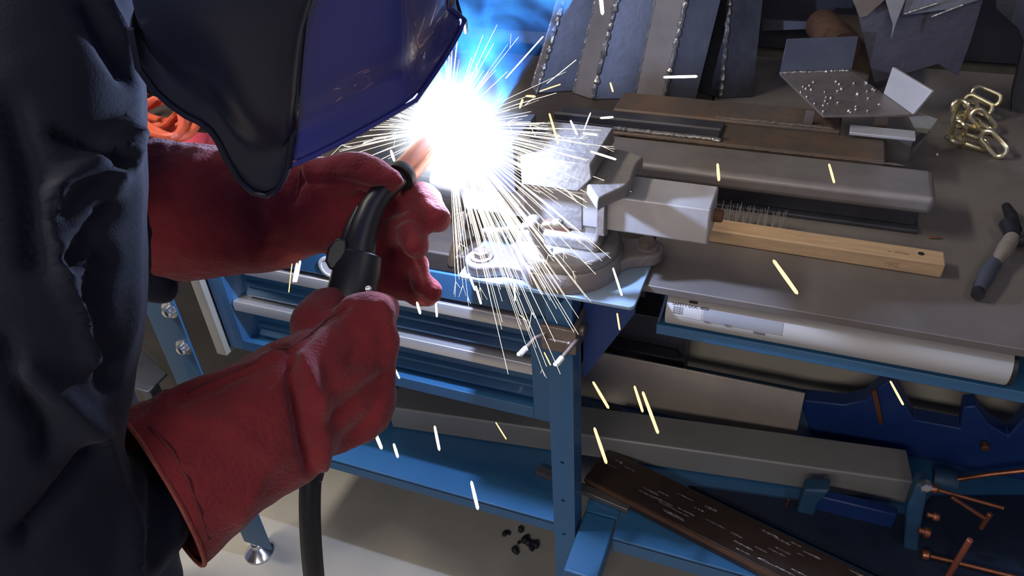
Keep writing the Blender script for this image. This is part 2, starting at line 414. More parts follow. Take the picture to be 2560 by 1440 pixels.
for k in range(12): on_roll(.122 + k * .0013, .1227 + k * .0013, -.13, .04, 'bar_mark', ink)

# ------------------------------------------------------------------ vise plate and vise
vp = MB()
cs = []
for (cx, cy, a0) in ((-.182, .818, -90), (-.182, .962, 0), (-.425, .962, 90), (-.425, .818, 180)):
    for k in range(5):
        a = math.radians(a0 + k * 22.5); cs.append((cx + .008 * math.cos(a), cy + .008 * math.sin(a), .85))
vp.prism(cs, (0, 0, .006)).build('mounting_plate', vplate_m, None, .001, label='blue-grey steel plate with rounded corner lying under the vise', cat='plate')
vz = thing('bench_vise', (-.29, .885, .856), 'grey cast bench vise bolted on the plate beside the welding arc', 'vise')
VC = V((-.29, .888, .856))
bs = MB()
prof = [(.079, 0), (.080, .004), (.079, .026), (.076, .030)]
bs.lathe(VC, (0, 0, 1), prof, 48)
bs.build('swivel_base', vise_m2, vz, 0, angle=50)
for (bxp, byp) in ((-.405, .838), (-.185, .930)):
    d = V((bxp, byp, 0)) - V((VC.x, VC.y, 0)); dn = d.normalized(); sd = V((-dn.y, dn.x, 0)); lp = []
    c0 = V((VC.x, VC.y, .856)) + dn * .055; c1 = V((bxp, byp, .856))
    lp += [c0 + sd * .045, c0 - sd * .045]
    lp += [c0.lerp(c1, .55) - sd * .026]
    for k in range(9):
        a = -PI / 2 + PI * k / 8; lp.append(c1 + dn * .025 * math.cos(a) + sd * .025 * math.sin(a))
    lp += [c0.lerp(c1, .55) + sd * .026]
    MB().prism(lp, (0, 0, .020)).build('lug', vise_m2, vz, .004, 3)
    bo = MB().lathe(c1 + V((0, 0, .020)), (0, 0, 1), [(.017, 0), (.017, .003), (.0165, .0032)], 20).build('washer', vise_m2, vz)
    MB().lathe(c1 + V((0, 0, .0232)), (0, 0, 1), [(.0125, 0), (.0125, .008), (.010, .0095)], 6).build('bolt', hook_m, vz, angle=20)
MB().lathe(VC + V((0, 0, .030)), (0, 0, 1), [(.074, 0), (.0745, .002), (.0735, .013), (.070, .016)], 48).build('swivel_ring', vise_m, vz, angle=50)
bd = MB()
prof = [(-.352, .898), (-.352, 1.002), (-.338, 1.012), (-.245, 1.012), (-.237, 1.0), (-.237, .898)]
bd.prism([(x, .868, z) for x, z in prof], (0, .062, 0))
bd.build('fixed_body', vise_m, vz, .005, 3)
an = [at_z(x, y, 1.013) for x, y in ((1455, 440), (1494, 500), (1505, 492), (1530, 480), (1562, 466), (1578, 450), (1584, 430), (1592, 408), (1610, 390), (1560, 374), (1490, 362))]
MB().prism([p_ - V((0, 0, .018)) for p_ in an], (0, 0, .018)).build('anvil', vise_m, vz, .0035, 3)
bx('body_flare', (-.355, .855, .898), (-.236, .943, .925), vise_m, vz, .008, seg=3)
bx('front_panel', (-.345, .8655, .928), (-.262, .870, .985), vise_m, vz, .0015)
hd = MB().prism([(-.340, .845, 1.0), (-.340, .845, 1.042), (-.245, .845, 1.042), (-.243, .845, 1.022), (-.262, .845, 1.0)], (0, .112, 0))
hd.build('fixed_jaw', vise_m, vz, .002)
bx('jaw_insert', (-.346, .848, 1.018), (-.340, .954, 1.041), steel_lt, vz, .001)
for k, (a, b_) in enumerate((((-.2405, .856, .930), (-.228, .866, .995)), ((-.2405, .930, .930), (-.228, .940, .995)), ((-.2405, .866, .925), (-.228, .930, .934)))):
    bx('socket_rim', a, b_, vise_m2, vz, .002)
bx('slide_bar', (-.44, .8665, .9345), (-.094, .9295, .988), steel_lt, vz, .003, seg=3)
MB().lathe((-.10, .905, .958), (1, 0, 0), [(.009, 0), (.009, .016), (.007, .018)], 16).build('screw_end', rust, vz)
mj = MB().prism([(-.44, .868, .93), (-.44, .868, 1.012), (-.395, .868, 1.012), (-.395, .868, .93)], (0, .062, 0)); mj.build('moving_body', vise_m, vz, .006, 3)
bx('moving_jaw', (-.435, .845, 1.0), (-.397, .957, 1.040), vise_m, vz, .002)
MB().lathe((-.44, .898, .958), (-1, 0, 0), [(.024, 0), (.024, .018), (.017, .022), (.017, .055), (.014, .06)], 20).build('spindle', vise_m2, vz)
hb = at_y(1152, 560, .872); hc = at_y(1131, 655, .872)
MB().tube([hb + (hb - hc) * .25, hb, hb.lerp(hc, .5), hc, hc + (hc - hb).normalized() * .006], [.006, .007, .0075, .0095, .006], 14).build('spindle_handle', brass, vz)
# swivel lock
a = at_y(1215, 580, .80); b = at_y(1398, 556, .815)
MB().tube([a, b], .0042, 12).build('lock_handle', chrome, vz)
MB().capsule(a, .0065, a + (a - b).normalized() * -.008, .0065).build('handle_knob', chrome, vz)
MB().capsule(b, .0065, b + (b - a).normalized() * -.006, .0065).build('handle_knob', chrome, vz)
c = a.lerp(b, .66)
MB().capsule(c + V((0, 0, .004)), .0115, c - V((0, -.012, .012)), .010).build('lock_boss', vise_m, vz)
MB().tube([c - V((0, 0, .004)), V((c.x + .006, c.y + .02, .905)), V((c.x + .006, c.y + .045, .895))], .008, 12).build('lock_bolt', steel_lt, vz)
ar = [at_y(q[0], q[1], .862) for q in ((1330, 600), (1335, 560), (1375, 548), (1402, 553), (1425, 580), (1442, 600))]
MB().prism(ar, (0, .02, 0)).build('lock_dark_arch', rust, vz, .003)  # solid brown arch painting the dark lock cavity

# workpiece clamped in the jaws, hidden behind the glare
bx('steel_workpiece', (-.395, .84, .9885), (-.3465, .93, 1.062), steel_dk, None, .001, label='small dark steel block clamped in the vise jaws under the arc', cat='workpiece')

# hook bracket on the leg
hk = thing('hook_bracket', (-.285, .82, .7), 'bronze-coloured clamp bracket with two white-tipped hooks on the blue leg', 'bracket')
c0 = at_y(1360, 800, .822); c1 = at_y(1448, 868, .822)
zt, zb = .787, .742
hm = MB().box((-.310, .818, zb), (-.262, .8262, zt)).box((-.265, .818, zb), (-.258, .875, zt + .004)).box((-.312, .818, zb), (-.307, .86, zt))
hm.build('strap', hook_m, hk, .0015)
bx('strap_rib', (-.311, .8155, .761), (-.262, .8185, .766), hook_m, hk, .001)
for xx in (-.305, -.268):
    MB().lathe((xx, .818, .7635), (0, -1, 0), [(.004, 0), (.004, .003), (.003, .0045)], 10).build('rivet', hook_m, hk)
MB().lathe((-.258, .845, .77), (1, 0, 0), [(.009, 0), (.009, .005), (.007, .006)], 16).build('side_bolt', hook_m, hk)
for (x0, y0, x1, y1, x2, y2) in ((1366, 832, 1338, 845, 1300, 886), (1443, 850, 1428, 868, 1391, 911)):
    p0 = at_y(x0, y0, .82); p1 = at_y(x1, y1, .80); p2 = at_y(x2, y2, .765); pm = p1.lerp(p2, .62)
    h = MB().tube([p0, p0.lerp(p1, .5) + V((0, -.003, .001)), p1, pm], .0032, 10).build('hook', hook_m, hk)
    MB().tube([pm, p2, p2 + V((-.001, -.003, .003))], [.0042, .0042, .003], 10).build('tip', white_p, h)

# ------------------------------------------------------------------ long stock lying on the lower shelf
def slanted_box(pf0, pf1, depth, h, z):
    """long box whose front bottom edge runs pf0->pf1 (xy) at height z"""
    a = V((pf0[0], pf0[1], z)); b = V((pf1[0], pf1[1], z)); d = (b - a).normalized(); n = V((-d.y, d.x, 0))
    return [a, b, b + n * depth, a + n * depth], V((0, 0, h))
tu = thing('square_tube', (-.2, 1.05, .318), 'long grey galvanised rectangular tube lying along the lower shelf', 'steel tube')
q, h = slanted_box((-.703, .947), (.282, 1.068), .078, .060, .3172)
MB().prism(q, h).build('tube_wall', tube_gr, tu, .004, 3)
n_ = (q[1] - q[0]).normalized()
MB().prism([q[1] + n_ * .0005 + V((0, .006, .006)), q[2] + n_ * .0005 + V((0, -.006, .006)), q[2] + n_ * .0005 + V((0, -.006, .054)), q[1] + n_ * .0005 + V((0, .006, .054))], -n_ * .004).build('dark_end_patch', dark_m, tu)  # dark patch on the solid end, painting the shaded inside
def long_bar(name, pts, ext, m, label, cat='steel bar', bev=.001):
    return MB().prism(pts, ext).build(name, m, None, bev, label=label, cat=cat)
sp = [at_y(1470, 893, 1.17), at_y(2008, 1010, 1.17), at_y(2003, 1062, 1.17), at_y(1470, 968, 1.17)]
x0, x1 = sp[0].x - .25, sp[1].x
long_bar('sheet_strip', [(x0, 1.155, .3172), (x1, 1.155, .3172), (x1, 1.180, .430), (x0, 1.18, .430)], (0, .004, .0), steel_br, 'bright warm-toned steel strip standing on edge behind the grey tube')
long_bar('flat_box_section', [(-.75, 1.24, .317), (-.155, 1.24, .317), (-.155, 1.24, .50), (-.75, 1.24, .50)], (0, .06, 0), steel_bl, 'dull purple-grey box section standing behind the bright strip', 'steel section')
long_bar('angle_offcut', [(-.30, 1.2, .43), (-.16, 1.2, .43), (-.17, 1.23, .4305), (-.30, 1.23, .4305)], (0, 0, .004), steel_dk, 'thin dark offcut lying across the strip behind the blue leg', 'offcut')
# burnt slab with weld runs
sl = thing('burnt_slab', (-.02, .93, .317), 'dark brown scorched slab covered with short weld runs, slanting across the lower shelf', 'steel slab')
P0 = at_z(1462, 1192, .345); P1 = at_z(1611, 1165, .345); P2 = at_z(2183, 1440, .345); P3 = at_z(1965, 1440, .345)
dv = (P2 - P1).normalized(); P2 = P2 + dv * .25; P3 = P0 + (P2 - P1).length * dv
P1 = P0 + (P1 - P0) - dv * (P1 - P0).dot(dv); 
MB().prism([p - V((0, 0, .0275)) for p in (P0, P1, P2, P3)], (0, 0, .0275)).build('slab', slab_m, sl, .0015)
e0 = P0 - dv.cross(V((0, 0, 1))) * 0
MB().prism([P0 + V((0, 0, -.003)), P3 + V((0, 0, -.003)), P3 + V((0, 0, -.012)), P0 + V((0, 0, -.012))], (P0 - P1).normalized() * .002).build('rust_edge', rust, sl)
rng = random.Random(3)
wv = (P1 - P0)
for k in range(46):
    u = rng.random(); v_ = rng.uniform(.12, .9); ln = rng.uniform(.012, .04)
    p = P0 + wv * v_ + dv * (u * (P2 - P1).length * .72)
    bead('weld_run', p + V((0, 0, .0003)), p + dv * ln + V((0, 0, .0003)), rng.uniform(.0010, .0019), bead_m, sl, 8, .7)
b0 = at_z(1462, 1215, .33); b1 = at_z(1575, 1262, .33)
dd = (b1 - b0).normalized(); nn = V((-dd.y, dd.x, 0))
b0 = b0 - dd * .1
long_bar('flat_bar_offcut', [V((q.x, q.y, .3172)) for q in (b0 - nn * .012, b1 - nn * .012, b1 + nn * .006, b0 + nn * .006)], (0, 0, .012), steel, 'short grey bar end poking out below the scorched slab', 'offcut')
# blue castings and coppered bolts on the right of the shelf
bc = thing('blue_casting', (.3, 1.2, .317), 'dark blue cast bracket with pointed fins behind the grey tube end', 'casting')
c = [at_y(x, y, 1.19) for x, y in ((1998, 1000), (2110, 1012), (2165, 1000), (2190, 975), (2225, 948), (2250, 985), (2285, 1050), (2400, 1072), (2408, 1018), (2440, 1015), (2470, 1060), (2520, 1090), (2600, 1000), (2700, 1000), (2700, 1330), (1990, 1240))]
lo = .317
for p_ in c[-2:]: p_.z = lo
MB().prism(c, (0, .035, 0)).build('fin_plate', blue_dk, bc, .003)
MB().prism([at_y(2180, 975, 1.188), at_y(2192, 972, 1.188), at_y(2208, 1055, 1.188), at_y(2198, 1058, 1.188)], (0, -.006, 0)).build('copper_rod', copper_d, bc)
MB().lathe(at_y(2462, 1110, 1.186), (0, -1, 0), [(.007, 0), (.007, .012), (.004, .013)], 12).build('copper_stud', copper_d, bc)
MB().lathe(at_y(2360, 1200, 1.15), (1, 0, 0), [(.022, -.02), (.024, .0), (.022, .02)], 20).build('hub', blue_teal, bc)
MB().tube([at_y(2395, 1198, 1.14), at_y(2480, 1185, 1.14), at_y(2600, 1172, 1.14)], .0045, 10).build('copper_handle', copper_d, bc)
fr = thing('blue_clamp_frame', (.3, 1.0, .317), 'old blue C-shaped clamp frame carrying coppered bolts in the lower right corner', 'clamp')
Y0 = .985
w1 = [at_y(x, y, Y0) for x, y in ((2010, 1225), (2075, 1228), (2045, 1262), (2020, 1335), (2018, 1365), (1972, 1345), (1985, 1300))]
MB().prism(w1, (0, .03, 0)).build('upright', blue_teal, fr, .004)
w2 = [at_y(x, y, Y0 - .02) for x, y in ((2290, 1212), (2318, 1215), (2312, 1270), (2300, 1330), (2288, 1440), (2275, 1520), (2248, 1520), (2262, 1330), (2268, 1270))]
MB().prism(w2, (0, .03, 0)).build('upright', blue_teal, fr, .003)
bx('back_web', (w1[0].x, 1.0, .3165), (w2[0].x, 1.02, .36), blue_dk, fr, .003)
MB().prism([V((q_.x, q_.y, .3164)) for q_ in [at_z(x, y, .324) for x, y in ((1720, 1212), (1900, 1238), (2040, 1258), (2290, 1290), (2330, 1240), (2720, 1240), (2720, 1520), (2330, 1520), (2195, 1436))]], (0, 0, .008)).build('shelf_dark_sheet', mat('navy_dark_sheet', (.006, .012, .030), .55, col2=(.010, .020, .045), scale=10), fr, .002)  # added dark sheet that darkens the blue shelf beneath
MB().lathe(at_y(2312, 1208, Y0 - .03), (.2, -1, .1), [(.009, 0), (.009, .012), (.006, .013)], 6).build('nut', chrome, fr, angle=20)
def bolt_px(pts, Y, r, head, label):
    q = [at_y(x, y, Y) for x, y in pts]; t = thing('coppered_bolt', q[0], label, 'bolt', 'coppered bolts by the blue clamp')
    d = (q[1] - q[0]).normalized(); ln = (q[1] - q[0]).length; n = max(4, int(ln / .0018)); prof = []
    for i in range(n + 1):
        hh = ln * i / n; prof.append((r * (1.0 if i % 2 else .80), hh))
    MB().lathe(q[0], d, prof, 12).build('thread', copper_d, t, angle=80)
    if head: MB().lathe(q[0] - d * .012, d, [(r * 1.9, 0), (r * 2.0, .001), (r * 2.0, .009), (r * 1.7, .0105), (r * 1.2, .0125)], 14).build('head', copper_d, t)
    return t
bolt_px(((1985, 1346), (2240, 1450)), .955, .0036, False, 'long threaded coppered rod beneath the scorched slab edge')
bolt_px(((2325, 1390), (2600, 1458)), .955, .0042, True, 'long coppered bolt with a thick head at the bottom right')
bolt_px(((2345, 1225), (2508, 1270)), 1.0, .0036, True, 'thin coppered bolt upper one beside the blue casting')
def plain_rod(name, pts, Y, r, m, label, cat='rod', grp='copper rods by the blue clamp'):
    q = [at_y(x, y, Y) for x, y in pts]; d = (q[-1] - q[0]).normalized()
    return MB().tube([q[0] - d * r * .3, q[0]] + q[1:] + [q[-1] + d * r * .3], [r * .7] + [r] * len(q) + [r * .7], 12).build(name, m, None, label=label, cat=cat, group=grp)
plain_rod('copper_rod', ((2380, 1243), (2462, 1296)), .985, .0034, copper_d, 'short copper rod slanting down to a crossed nut')
plain_rod('copper_rod', ((2452, 1320), (2475, 1285)), .985, .0042, copper_d, 'stubby copper rod crossing the slanting one')
plain_rod('copper_rod', ((2425, 1350), (2350, 1475)), .93, .0048, mat('red_copper', (.40, .12, .07), .5, .5), 'thick reddish copper rod rising from the bottom edge')
plain_rod('copper_rod', ((1972, 1248), (1940, 1325)), .99, .0020, copper_d, 'thin copper nail standing left of the blue upright')
for pts, lb in ((((2318, 1286), (2345, 1294)), 'upper coppered bolt head on the blue upright'), (((2296, 1325), (2322, 1334)), 'lower shiny coppered bolt head on the blue upright')):
    q = [at_y(x, y, .96) for x, y in pts]; d = (q[1] - q[0]).normalized(); r = .0065 if 'upper' in lb else .0085
    t = thing('coppered_bolt', q[0], lb, 'bolt', 'coppered bolts by the blue clamp')
    MB().lathe(q[0], d, [(r * .62, 0), (r * .62, .009)], 14).build('shank', copper_d, t)
    MB().lathe(q[0] + d * .009, d, [(r * .9, 0), (r, .001), (r, .007), (r * .8, .009)], 16).build('head', copper_d, t)
bx('rusty_lump', (.06, 1.06, .3172), (.09, 1.075, .325), rust, None, .004, label='small rusty lump on the shelf below the grey tube', cat='scrap')

# ------------------------------------------------------------------ stock lying on the table
def beam(name, x0, x1, y0, y1, z0, z1, m, label, cat='steel beam', bev=.004):
    return bx(name, (x0, y0, z0), (x1, y1, z1), m, None, bev, seg=3, label=label, cat=cat)
TZ = .8503
f1 = thing('box_beam', (0, 1.14, TZ), 'front rusty grey box beam lying on the table behind the wire brush', 'steel beam')
bx('top_flange', (-.33, 1.098, .888), (.190, 1.19, .918), mat('worn_steel_beam', (.17, .155, .15), .45, .45, col2=(.25, .23, .225), scale=7, bump=.15, bscale=40), f1, .010, seg=4)
bx('web', (-.33, 1.122, TZ + .006), (.176, 1.19, .890), steel_dk, f1, .002)
bx('bottom_flange', (-.33, 1.108, TZ), (.180, 1.19, TZ + .007), steel_dk, f1, .002)
bead('weld_seam', (-.3, 1.192, .918), (.15, 1.192, .918), .002, rusty, f1, 60)
e = at_z(2215, 405, .92)
f2 = thing('box_beam', (0, 1.24, TZ), 'middle rusty box beam with a pitted seam, lying behind the front one', 'steel beam')
bx('beam_wall', (-.33, 1.195, TZ), (e.x, 1.275, .92), rusty, f2, .004)
e = at_z(2098, 365, .922)
f3 = thing('box_beam', (0, 1.32, TZ), 'rearmost rusty brown box beam on the table, the shortest of three', 'steel beam')
bx('beam_wall', (-.33, 1.279, TZ), (e.x, 1.36, .924), rusty, f3, .004)
bead('weld_seam', (-.15, 1.285, .9245), (e.x - .01, 1.285, .9245), .0028, rusty, f3, 40)
la_ = thing('angle_iron', (-.3, 1.25, .92), 'black angle iron with a weld bead lying behind the vise jaw', 'angle iron')
y_ = 1.205
tr = at_y(1800, 326, y_); tl = at_y(1385, 287, y_); br = at_y(1800, 392, y_)
MB().prism([(tl.x, y_, .9205), (tr.x, y_, .9205), (tr.x, y_, tr.z), (tl.x, y_, tr.z)], (0, .006, 0)).build('upright_flange', steel_dk, la_, .001)
MB().box((tl.x, y_ - .0005, .9203), (tr.x, y_ + .06, .926)).build('flat_flange', steel_dk, la_, .001)
MB().box((tl.x, y_ + .0005, tr.z + .0002), (tr.x, y_ + .0055, tr.z + .001)).build('cut_edge', steel, la_)
bead('weld_bead', (-.31, y_ - .001, .922), (tr.x, y_ - .001, .922), .0035, bead_m if False else steel, la_, 50)
MB().capsule((tr.x - .008, y_ - .002, .921), .0055, (tr.x, y_ - .002, .921), .005).build('weld_blob', bead_m, la_)

# wire brush
wbsh = thing('wire_brush', (.05, 1.0, TZ), 'wire brush with a pale wooden handle lying on the table right of the vise', 'brush')
hA = at_z(1779, 558, .873); hB = at_z(2363, 645, .873)
dx = (hB - hA).normalized(); ny = V((-dx.y, dx.x, 0)); W_ = .017
hp = [V((q.x, q.y, TZ)) for q in (hA - ny * W_, hB - ny * W_, hB + ny * W_, hA + ny * W_)]
handle = MB().prism(hp, (0, 0, .0225)).build('handle', wood, wbsh, .0022)
hc = at_z(2303, 634, .873)
MB().lathe((hc.x, hc.y, .8731), (0, 0, 1), [(.0042, -.001), (.0042, .0001)], 16).build('hanging_hole_disc', dark_m, handle)  # flat dark disc in place of the shaded bore
text_on('o  stirson', hB - dx * .072 - ny * .006 + V((0, 0, .0003)), dx, ny, .007, mat('worn_print', (.30, .20, .12), .7), handle)
text_on('YIPZ', hB - dx * .075 - ny * (W_ + .0003) + V((0, 0, -.016)), dx, V((0, 0, 1)), .010, mat('worn_print', (.30, .20, .12), .7), handle)
wire = mat('brush_wire', (.60, .56, .48), .3, .9)
for k in range(9):
    tf = MB(); c0 = hA + dx * (.012 + k * .0105) + ny * W_ - V((0, 0, .012))
    for i in range(12):
        s_ = c0 + dx * random.uniform(-.002, .002) + V((0, 0, random.uniform(-.004, .010)))
        e_ = s_ + ny * random.uniform(.030, .037) + dx * random.uniform(-.006, .006) + V((0, 0, random.uniform(.002, .018)))
        tf.tube([s_ - ny * .003, s_.lerp(e_, .5) + dx * random.uniform(-.001, .001), e_], .0004, 4)
    tf.build('bristle_tuft', wire, wbsh)

# leaning welded box posts behind the table stock
def post(i, lab, bl, br_, tl_, tr_, mid_b, mid_t, Y, ma, mb_, bead_l=True):
    """square post built from its two visible faces: bottom-left, ridge, bottom-right in pixels at depth Y (ridge nearer)"""
    t = thing('welded_post', at_y(mid_b[0], mid_b[1], Y), lab, 'steel post', 'welded box posts leaning behind the table stock')
    Yr = Y - .022
    lb, lt = at_y(*bl, Y), at_y(*tl_, Y + .05)
    rb, rt = at_y(*br_, Y), at_y(*tr_, Y + .05)
    mb0, mt0 = at_y(*mid_b, Yr), at_y(*mid_t, Yr + .05)
    up = ((mt0 - mb0).normalized())
    def down(p):    # continue to the table top
        return p + up * ((TZ + .001 - p.z) / up.z)
    lb, rb, mb0 = down(lb), down(rb), down(mb0); H = .42 / up.z
    lt, rt, mt0 = lb + up * H, rb + up * H, mb0 + up * H
    bk = lb + rb - mb0
    MB().prism([lb, mb0, (mb0 + bk) / 2 + V((0, .006, 0)), bk.lerp(lb, .5)], up * H).build('face', ma, t, .0008)
    MB().prism([mb0 + (rb - mb0) * .02, rb, bk], up * H).build('face', mb_, t, .0008)
    bead('weld_bead', mb0, mb0 + up * H, .0054, bead_m, t, 70, .5)
    bead('weld_bead', lb + V((0, -.001, 0)), lb + up * H, .0020, bead_m, t, 60, .6)
    return t
fa = mat('post_brown_face', (.17, .15, .14), .4, .6, col2=(.23, .20, .185), scale=8, bump=.1)
post(0, 'leftmost welded box post, half veiled by blue smoke', (1316, 260), (1420, 283), (1365, 0), (1505, 0), (1338, 240), (1410, 0), 1.5, fa, steel_bl)
post(1, 'second welded box post from the smoke with a thick bead', (1420, 283), (1570, 303), (1499, 0), (1645, 0), (1470, 292), (1543, 0), 1.49, fa, steel_bl)
post(2, 'third welded box post with a pale left face and bluish right face', (1573, 303), (1722, 318), (1646, 0), (1786, 0), (1645, 306), (1716, 0), 1.48, fa, steel_bl)
post(3, 'darkest welded post, rightmost of the leaning row', (1735, 270), (1880, 260), (1786, 0), (1912, 0), (1800, 265), (1824, 0), 1.56, steel_dk, steel_dk)
bx('dark_block', (-.02, 1.62, TZ), (.10, 1.78, .96), rusty, None, .004, label='dark rusty block in the shadow behind the tray', cat='scrap')

# tray with weld spatter
tr_ = thing('spatter_tray', (.05, 1.36, TZ), 'steel plate tray covered with weld droplets, with upright end flanges', 'tray')
pa, pb, pc, pd_ = at_z(1948, 188, .948), at_z(2128, 182, .948), at_z(2280, 292, .948), at_z(2057, 295, .948)
MB().prism([pa, pb, pc, pd_], (0, 0, .004)).build('plate', mat('spatter_plate', (.17, .14, .125), .35, .6, col2=(.23, .20, .19), scale=12, bump=.3), tr_, .0006)
MB().prism([pa, pb, pb + V((.0, .012, .062)), pa + V((.003, .012, .062))], (0, .004, 0)).build('back_flange', steel_bl, tr_, .0006)
bead('weld_bead', pa + V((0, -.002, .005)), pb + V((0, -.002, .005)), .003, bead_m, tr_)
ra, rb = pb.lerp(pc, .55), pc
MB().prism([ra + V((0, 0, .004)), rb + V((0, 0, .004)), rb + V((.018, 0, .045)), ra + V((.004, .0, .05))], (.004, .002, 0)).build('end_flange', steel_lt, tr_, .0006)
for k in range(34):
    u, v_ = random.random(), random.random(); p = pa.lerp(pb, u).lerp(pd_.lerp(pc, u), .25 + .72 * v_) + V((0, 0, .004))
    MB().capsule(p, random.uniform(.0022, .0036), p + V((0, 0, .0012)), random.uniform(.0018, .003), n=10, h=3).build('weld_droplet', bead_m, tr_)
pl = at_z(2020, 290, .948)
MB().prism([(pl.x - .01, pl.y + .02, TZ), (pl.x + .006, pl.y + .02, TZ), (pl.x + .010, pl.y + .02, .948), (pl.x - .004, pl.y + .02, .948)], (0, .006, 0)).build('support_leg', rusty, tr_, .0006)
bx('support_leg', (pc.x - .05, pc.y + .03, TZ), (pc.x - .03, pc.y + .05, .948), rusty, tr_, .0006)
# channel under the tray
ch = thing('channel_offcut', (.13, 1.28, TZ), 'short steel U-channel offcut lying below the tray flange', 'offcut')
ca, cb_ = at_y(2125, 318, 1.29), at_y(2292, 318, 1.29)
MB().prism([(ca.x, 1.29, TZ), (cb_.x, 1.29, TZ), (cb_.x + .0, 1.29, .925), (ca.x, 1.29, .925)], (0, .005, 0)).build('web', steel, ch, .0008)
MB().box((ca.x, 1.265, .925), (cb_.x, 1.295, .930)).build('flange', steel_lt, ch, .0008)
MB().box((ca.x + .02, 1.262, TZ), (cb_.x + .01, 1.295, .856)).build('flange', steel, ch, .0008)
gs = thing('gusset_plate', (.2, 1.34, TZ), 'pale folded gusset plate leaning right of the tray', 'plate')
g = [at_y(x, y, 1.35) for x, y in ((2260, 268), (2345, 298), (2318, 335), (2290, 330))]
MB().prism(g, (0, .005, 0)).build('upper_leaf', mat('pale_primer_steel', (.30, .28, .23), .55, .3, col2=(.24, .22, .19), scale=20), gs, .0006)
g2 = [at_y(x, y, 1.35) for x, y in ((2318, 335), (2325, 332))]
MB().prism([g2[0], g2[1], V((g2[1].x - .02, 1.35, TZ)), V((g2[0].x - .028, 1.35, TZ))], (0, .03, 0)).build('lower_leaf', steel, gs, .0006)

# leaning dark sheets in the back
def sheet(name, pts, Y, lean, m, label, th=.005):
    q = [at_y(x, y, Y) for x, y in pts]
    z0 = min(p.z for p in q)
    q = [V((p.x, Y + (p.z - z0) * lean, p.z)) for p in q]
    # reproject so the lean keeps the outline
    q = [at_pl(x, y, V((0, Y, z0)), V((0, 1, -lean)).normalized()) for x, y in pts]
    return MB().prism(q, (0, th, 0)).build(name, m, None, .0006, label=label, cat='steel sheet', group='steel sheets leaning at the back')
sheet('notched_sheet', ((2120, -40), (2145, 40), (2186, 208), (2345, 160), (2395, 190), (2425, 110), (2470, -40)), 1.52, .2, mat('violet_black_sheet', (.038, .036, .050), .38, .6, col2=(.058, .054, .072), scale=6, bump=.12), 'large notched dark steel sheet leaning behind the tray')
sheet('pointed_sheet', ((2105, -60), (2150, 45), (2168, 40), (2235, -20), (2200, -60)), 1.50, .1, rusty, 'small pointed rusty sheet at the top edge, left of the others')
sheet('pointed_sheet', ((2205, -30), (2232, 62), (2228, 100), (2240, 60), (2275, -30)), 1.47, .1, steel, 'narrow grey pointed sheet hanging over the notched sheet')
sheet('folded_sheet', ((2255, 40), (2278, -60), (2480, -60), (2450, 0), (2380, 22)), 1.49, .25, steel_bl, 'bluish folded sheet with pale scratches at the top edge')
for k, (xa, ya, xb, yb) in enumerate(((2262, 35, 2345, 8), (2330, 42, 2408, 12))):
    plain_rod('scratched_edge_rod', ((xa, ya), (xb, yb)), 1.455 + k * .0, .0022, bead_m, ('left' if k == 0 else 'right') + ' pale weld streak across the bluish folded sheet', 'weld streak', 'weld streaks on the folded sheet')
pp = thing('rusty_pipe', at_y(2095, 120, 1.56), 'short rusty pipe end lying behind the tray flange', 'pipe')
c_ = at_y(2100, 112, 1.56); ax_ = V((.35, -1, .0)).normalized()
MB().lathe(c_, ax_, [(.022, .02), (.022, .022), (.030, .022), (.031, .018), (.031, -.12), (.022, -.12)], 32).build('pipe_wall', mat('dark_rust', (.055, .028, .018), .65, .3, col2=(.09, .045, .025), scale=20, bump=.3), pp, angle=50)
sheet('upright_frame', ((2490, 20), (2510, 40), (2545, 70), (2560, 105), (2530, 240), (2528, 300), (2640, 300), (2640, -60), (2490, -60)), 1.60, .1, steel_dk, 'black steel frame plate cut off by the right edge', .02)
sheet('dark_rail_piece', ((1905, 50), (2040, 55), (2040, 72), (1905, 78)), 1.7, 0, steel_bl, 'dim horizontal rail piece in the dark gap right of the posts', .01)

# chain
cn = thing('chain', at_z(2435, 370, TZ), 'short heap of yellow zinc-plated chain on the table', 'chain')
LK = [((2435, 355), 0, 68, 15), ((2425, 305), 20, 60, 20), ((2395, 330), 80, 60, 60), ((2445, 262), -25, 25, 15), ((2412, 268), 28, 20, 10),
      ((2465, 240), -28, 25, 10), ((2470, 330), 70, 75, 30), ((2455, 310), -10, 20, 40), ((2400, 290), 95, 40, 80), ((2480, 372), -35, 15, 30), ((2390, 350), 60, 80, 20)]
for i, ((x, y), rz, tilt, rx) in enumerate(LK):
    zz = TZ + .012 + .006 * (i % 3) + (.014 if i in (3, 4, 5) else 0)
    c_ = at_z(x, y, zz); path = []; a_, b_ = .0145, .0105
    for k in range(28):
        an = 2 * PI * k / 28; cx_ = a_ * (1 if math.cos(an) > 0 else -1) * (1 if abs(math.cos(an)) > .05 else 0)
        path.append(V((cx_ + b_ * math.cos(an), b_ * math.sin(an) * 1.05, 0)))
    M = Matrix.Translation(c_) @ Matrix.Rotation(math.radians(rz), 4, 'Z') @ Matrix.Rotation(math.radians(rx), 4, 'Y') @ Matrix.Rotation(math.radians(90 - tilt), 4, 'X')
    path = [M @ p_ for p_ in path]
    lo_ = min(p_.z for p_ in path) - .0036
    if lo_ < TZ: path = [p_ + V((0, 0, TZ - lo_)) for p_ in path]
    MB().tube(path, .0041, 10, closed=True).build('link', gold, cn)

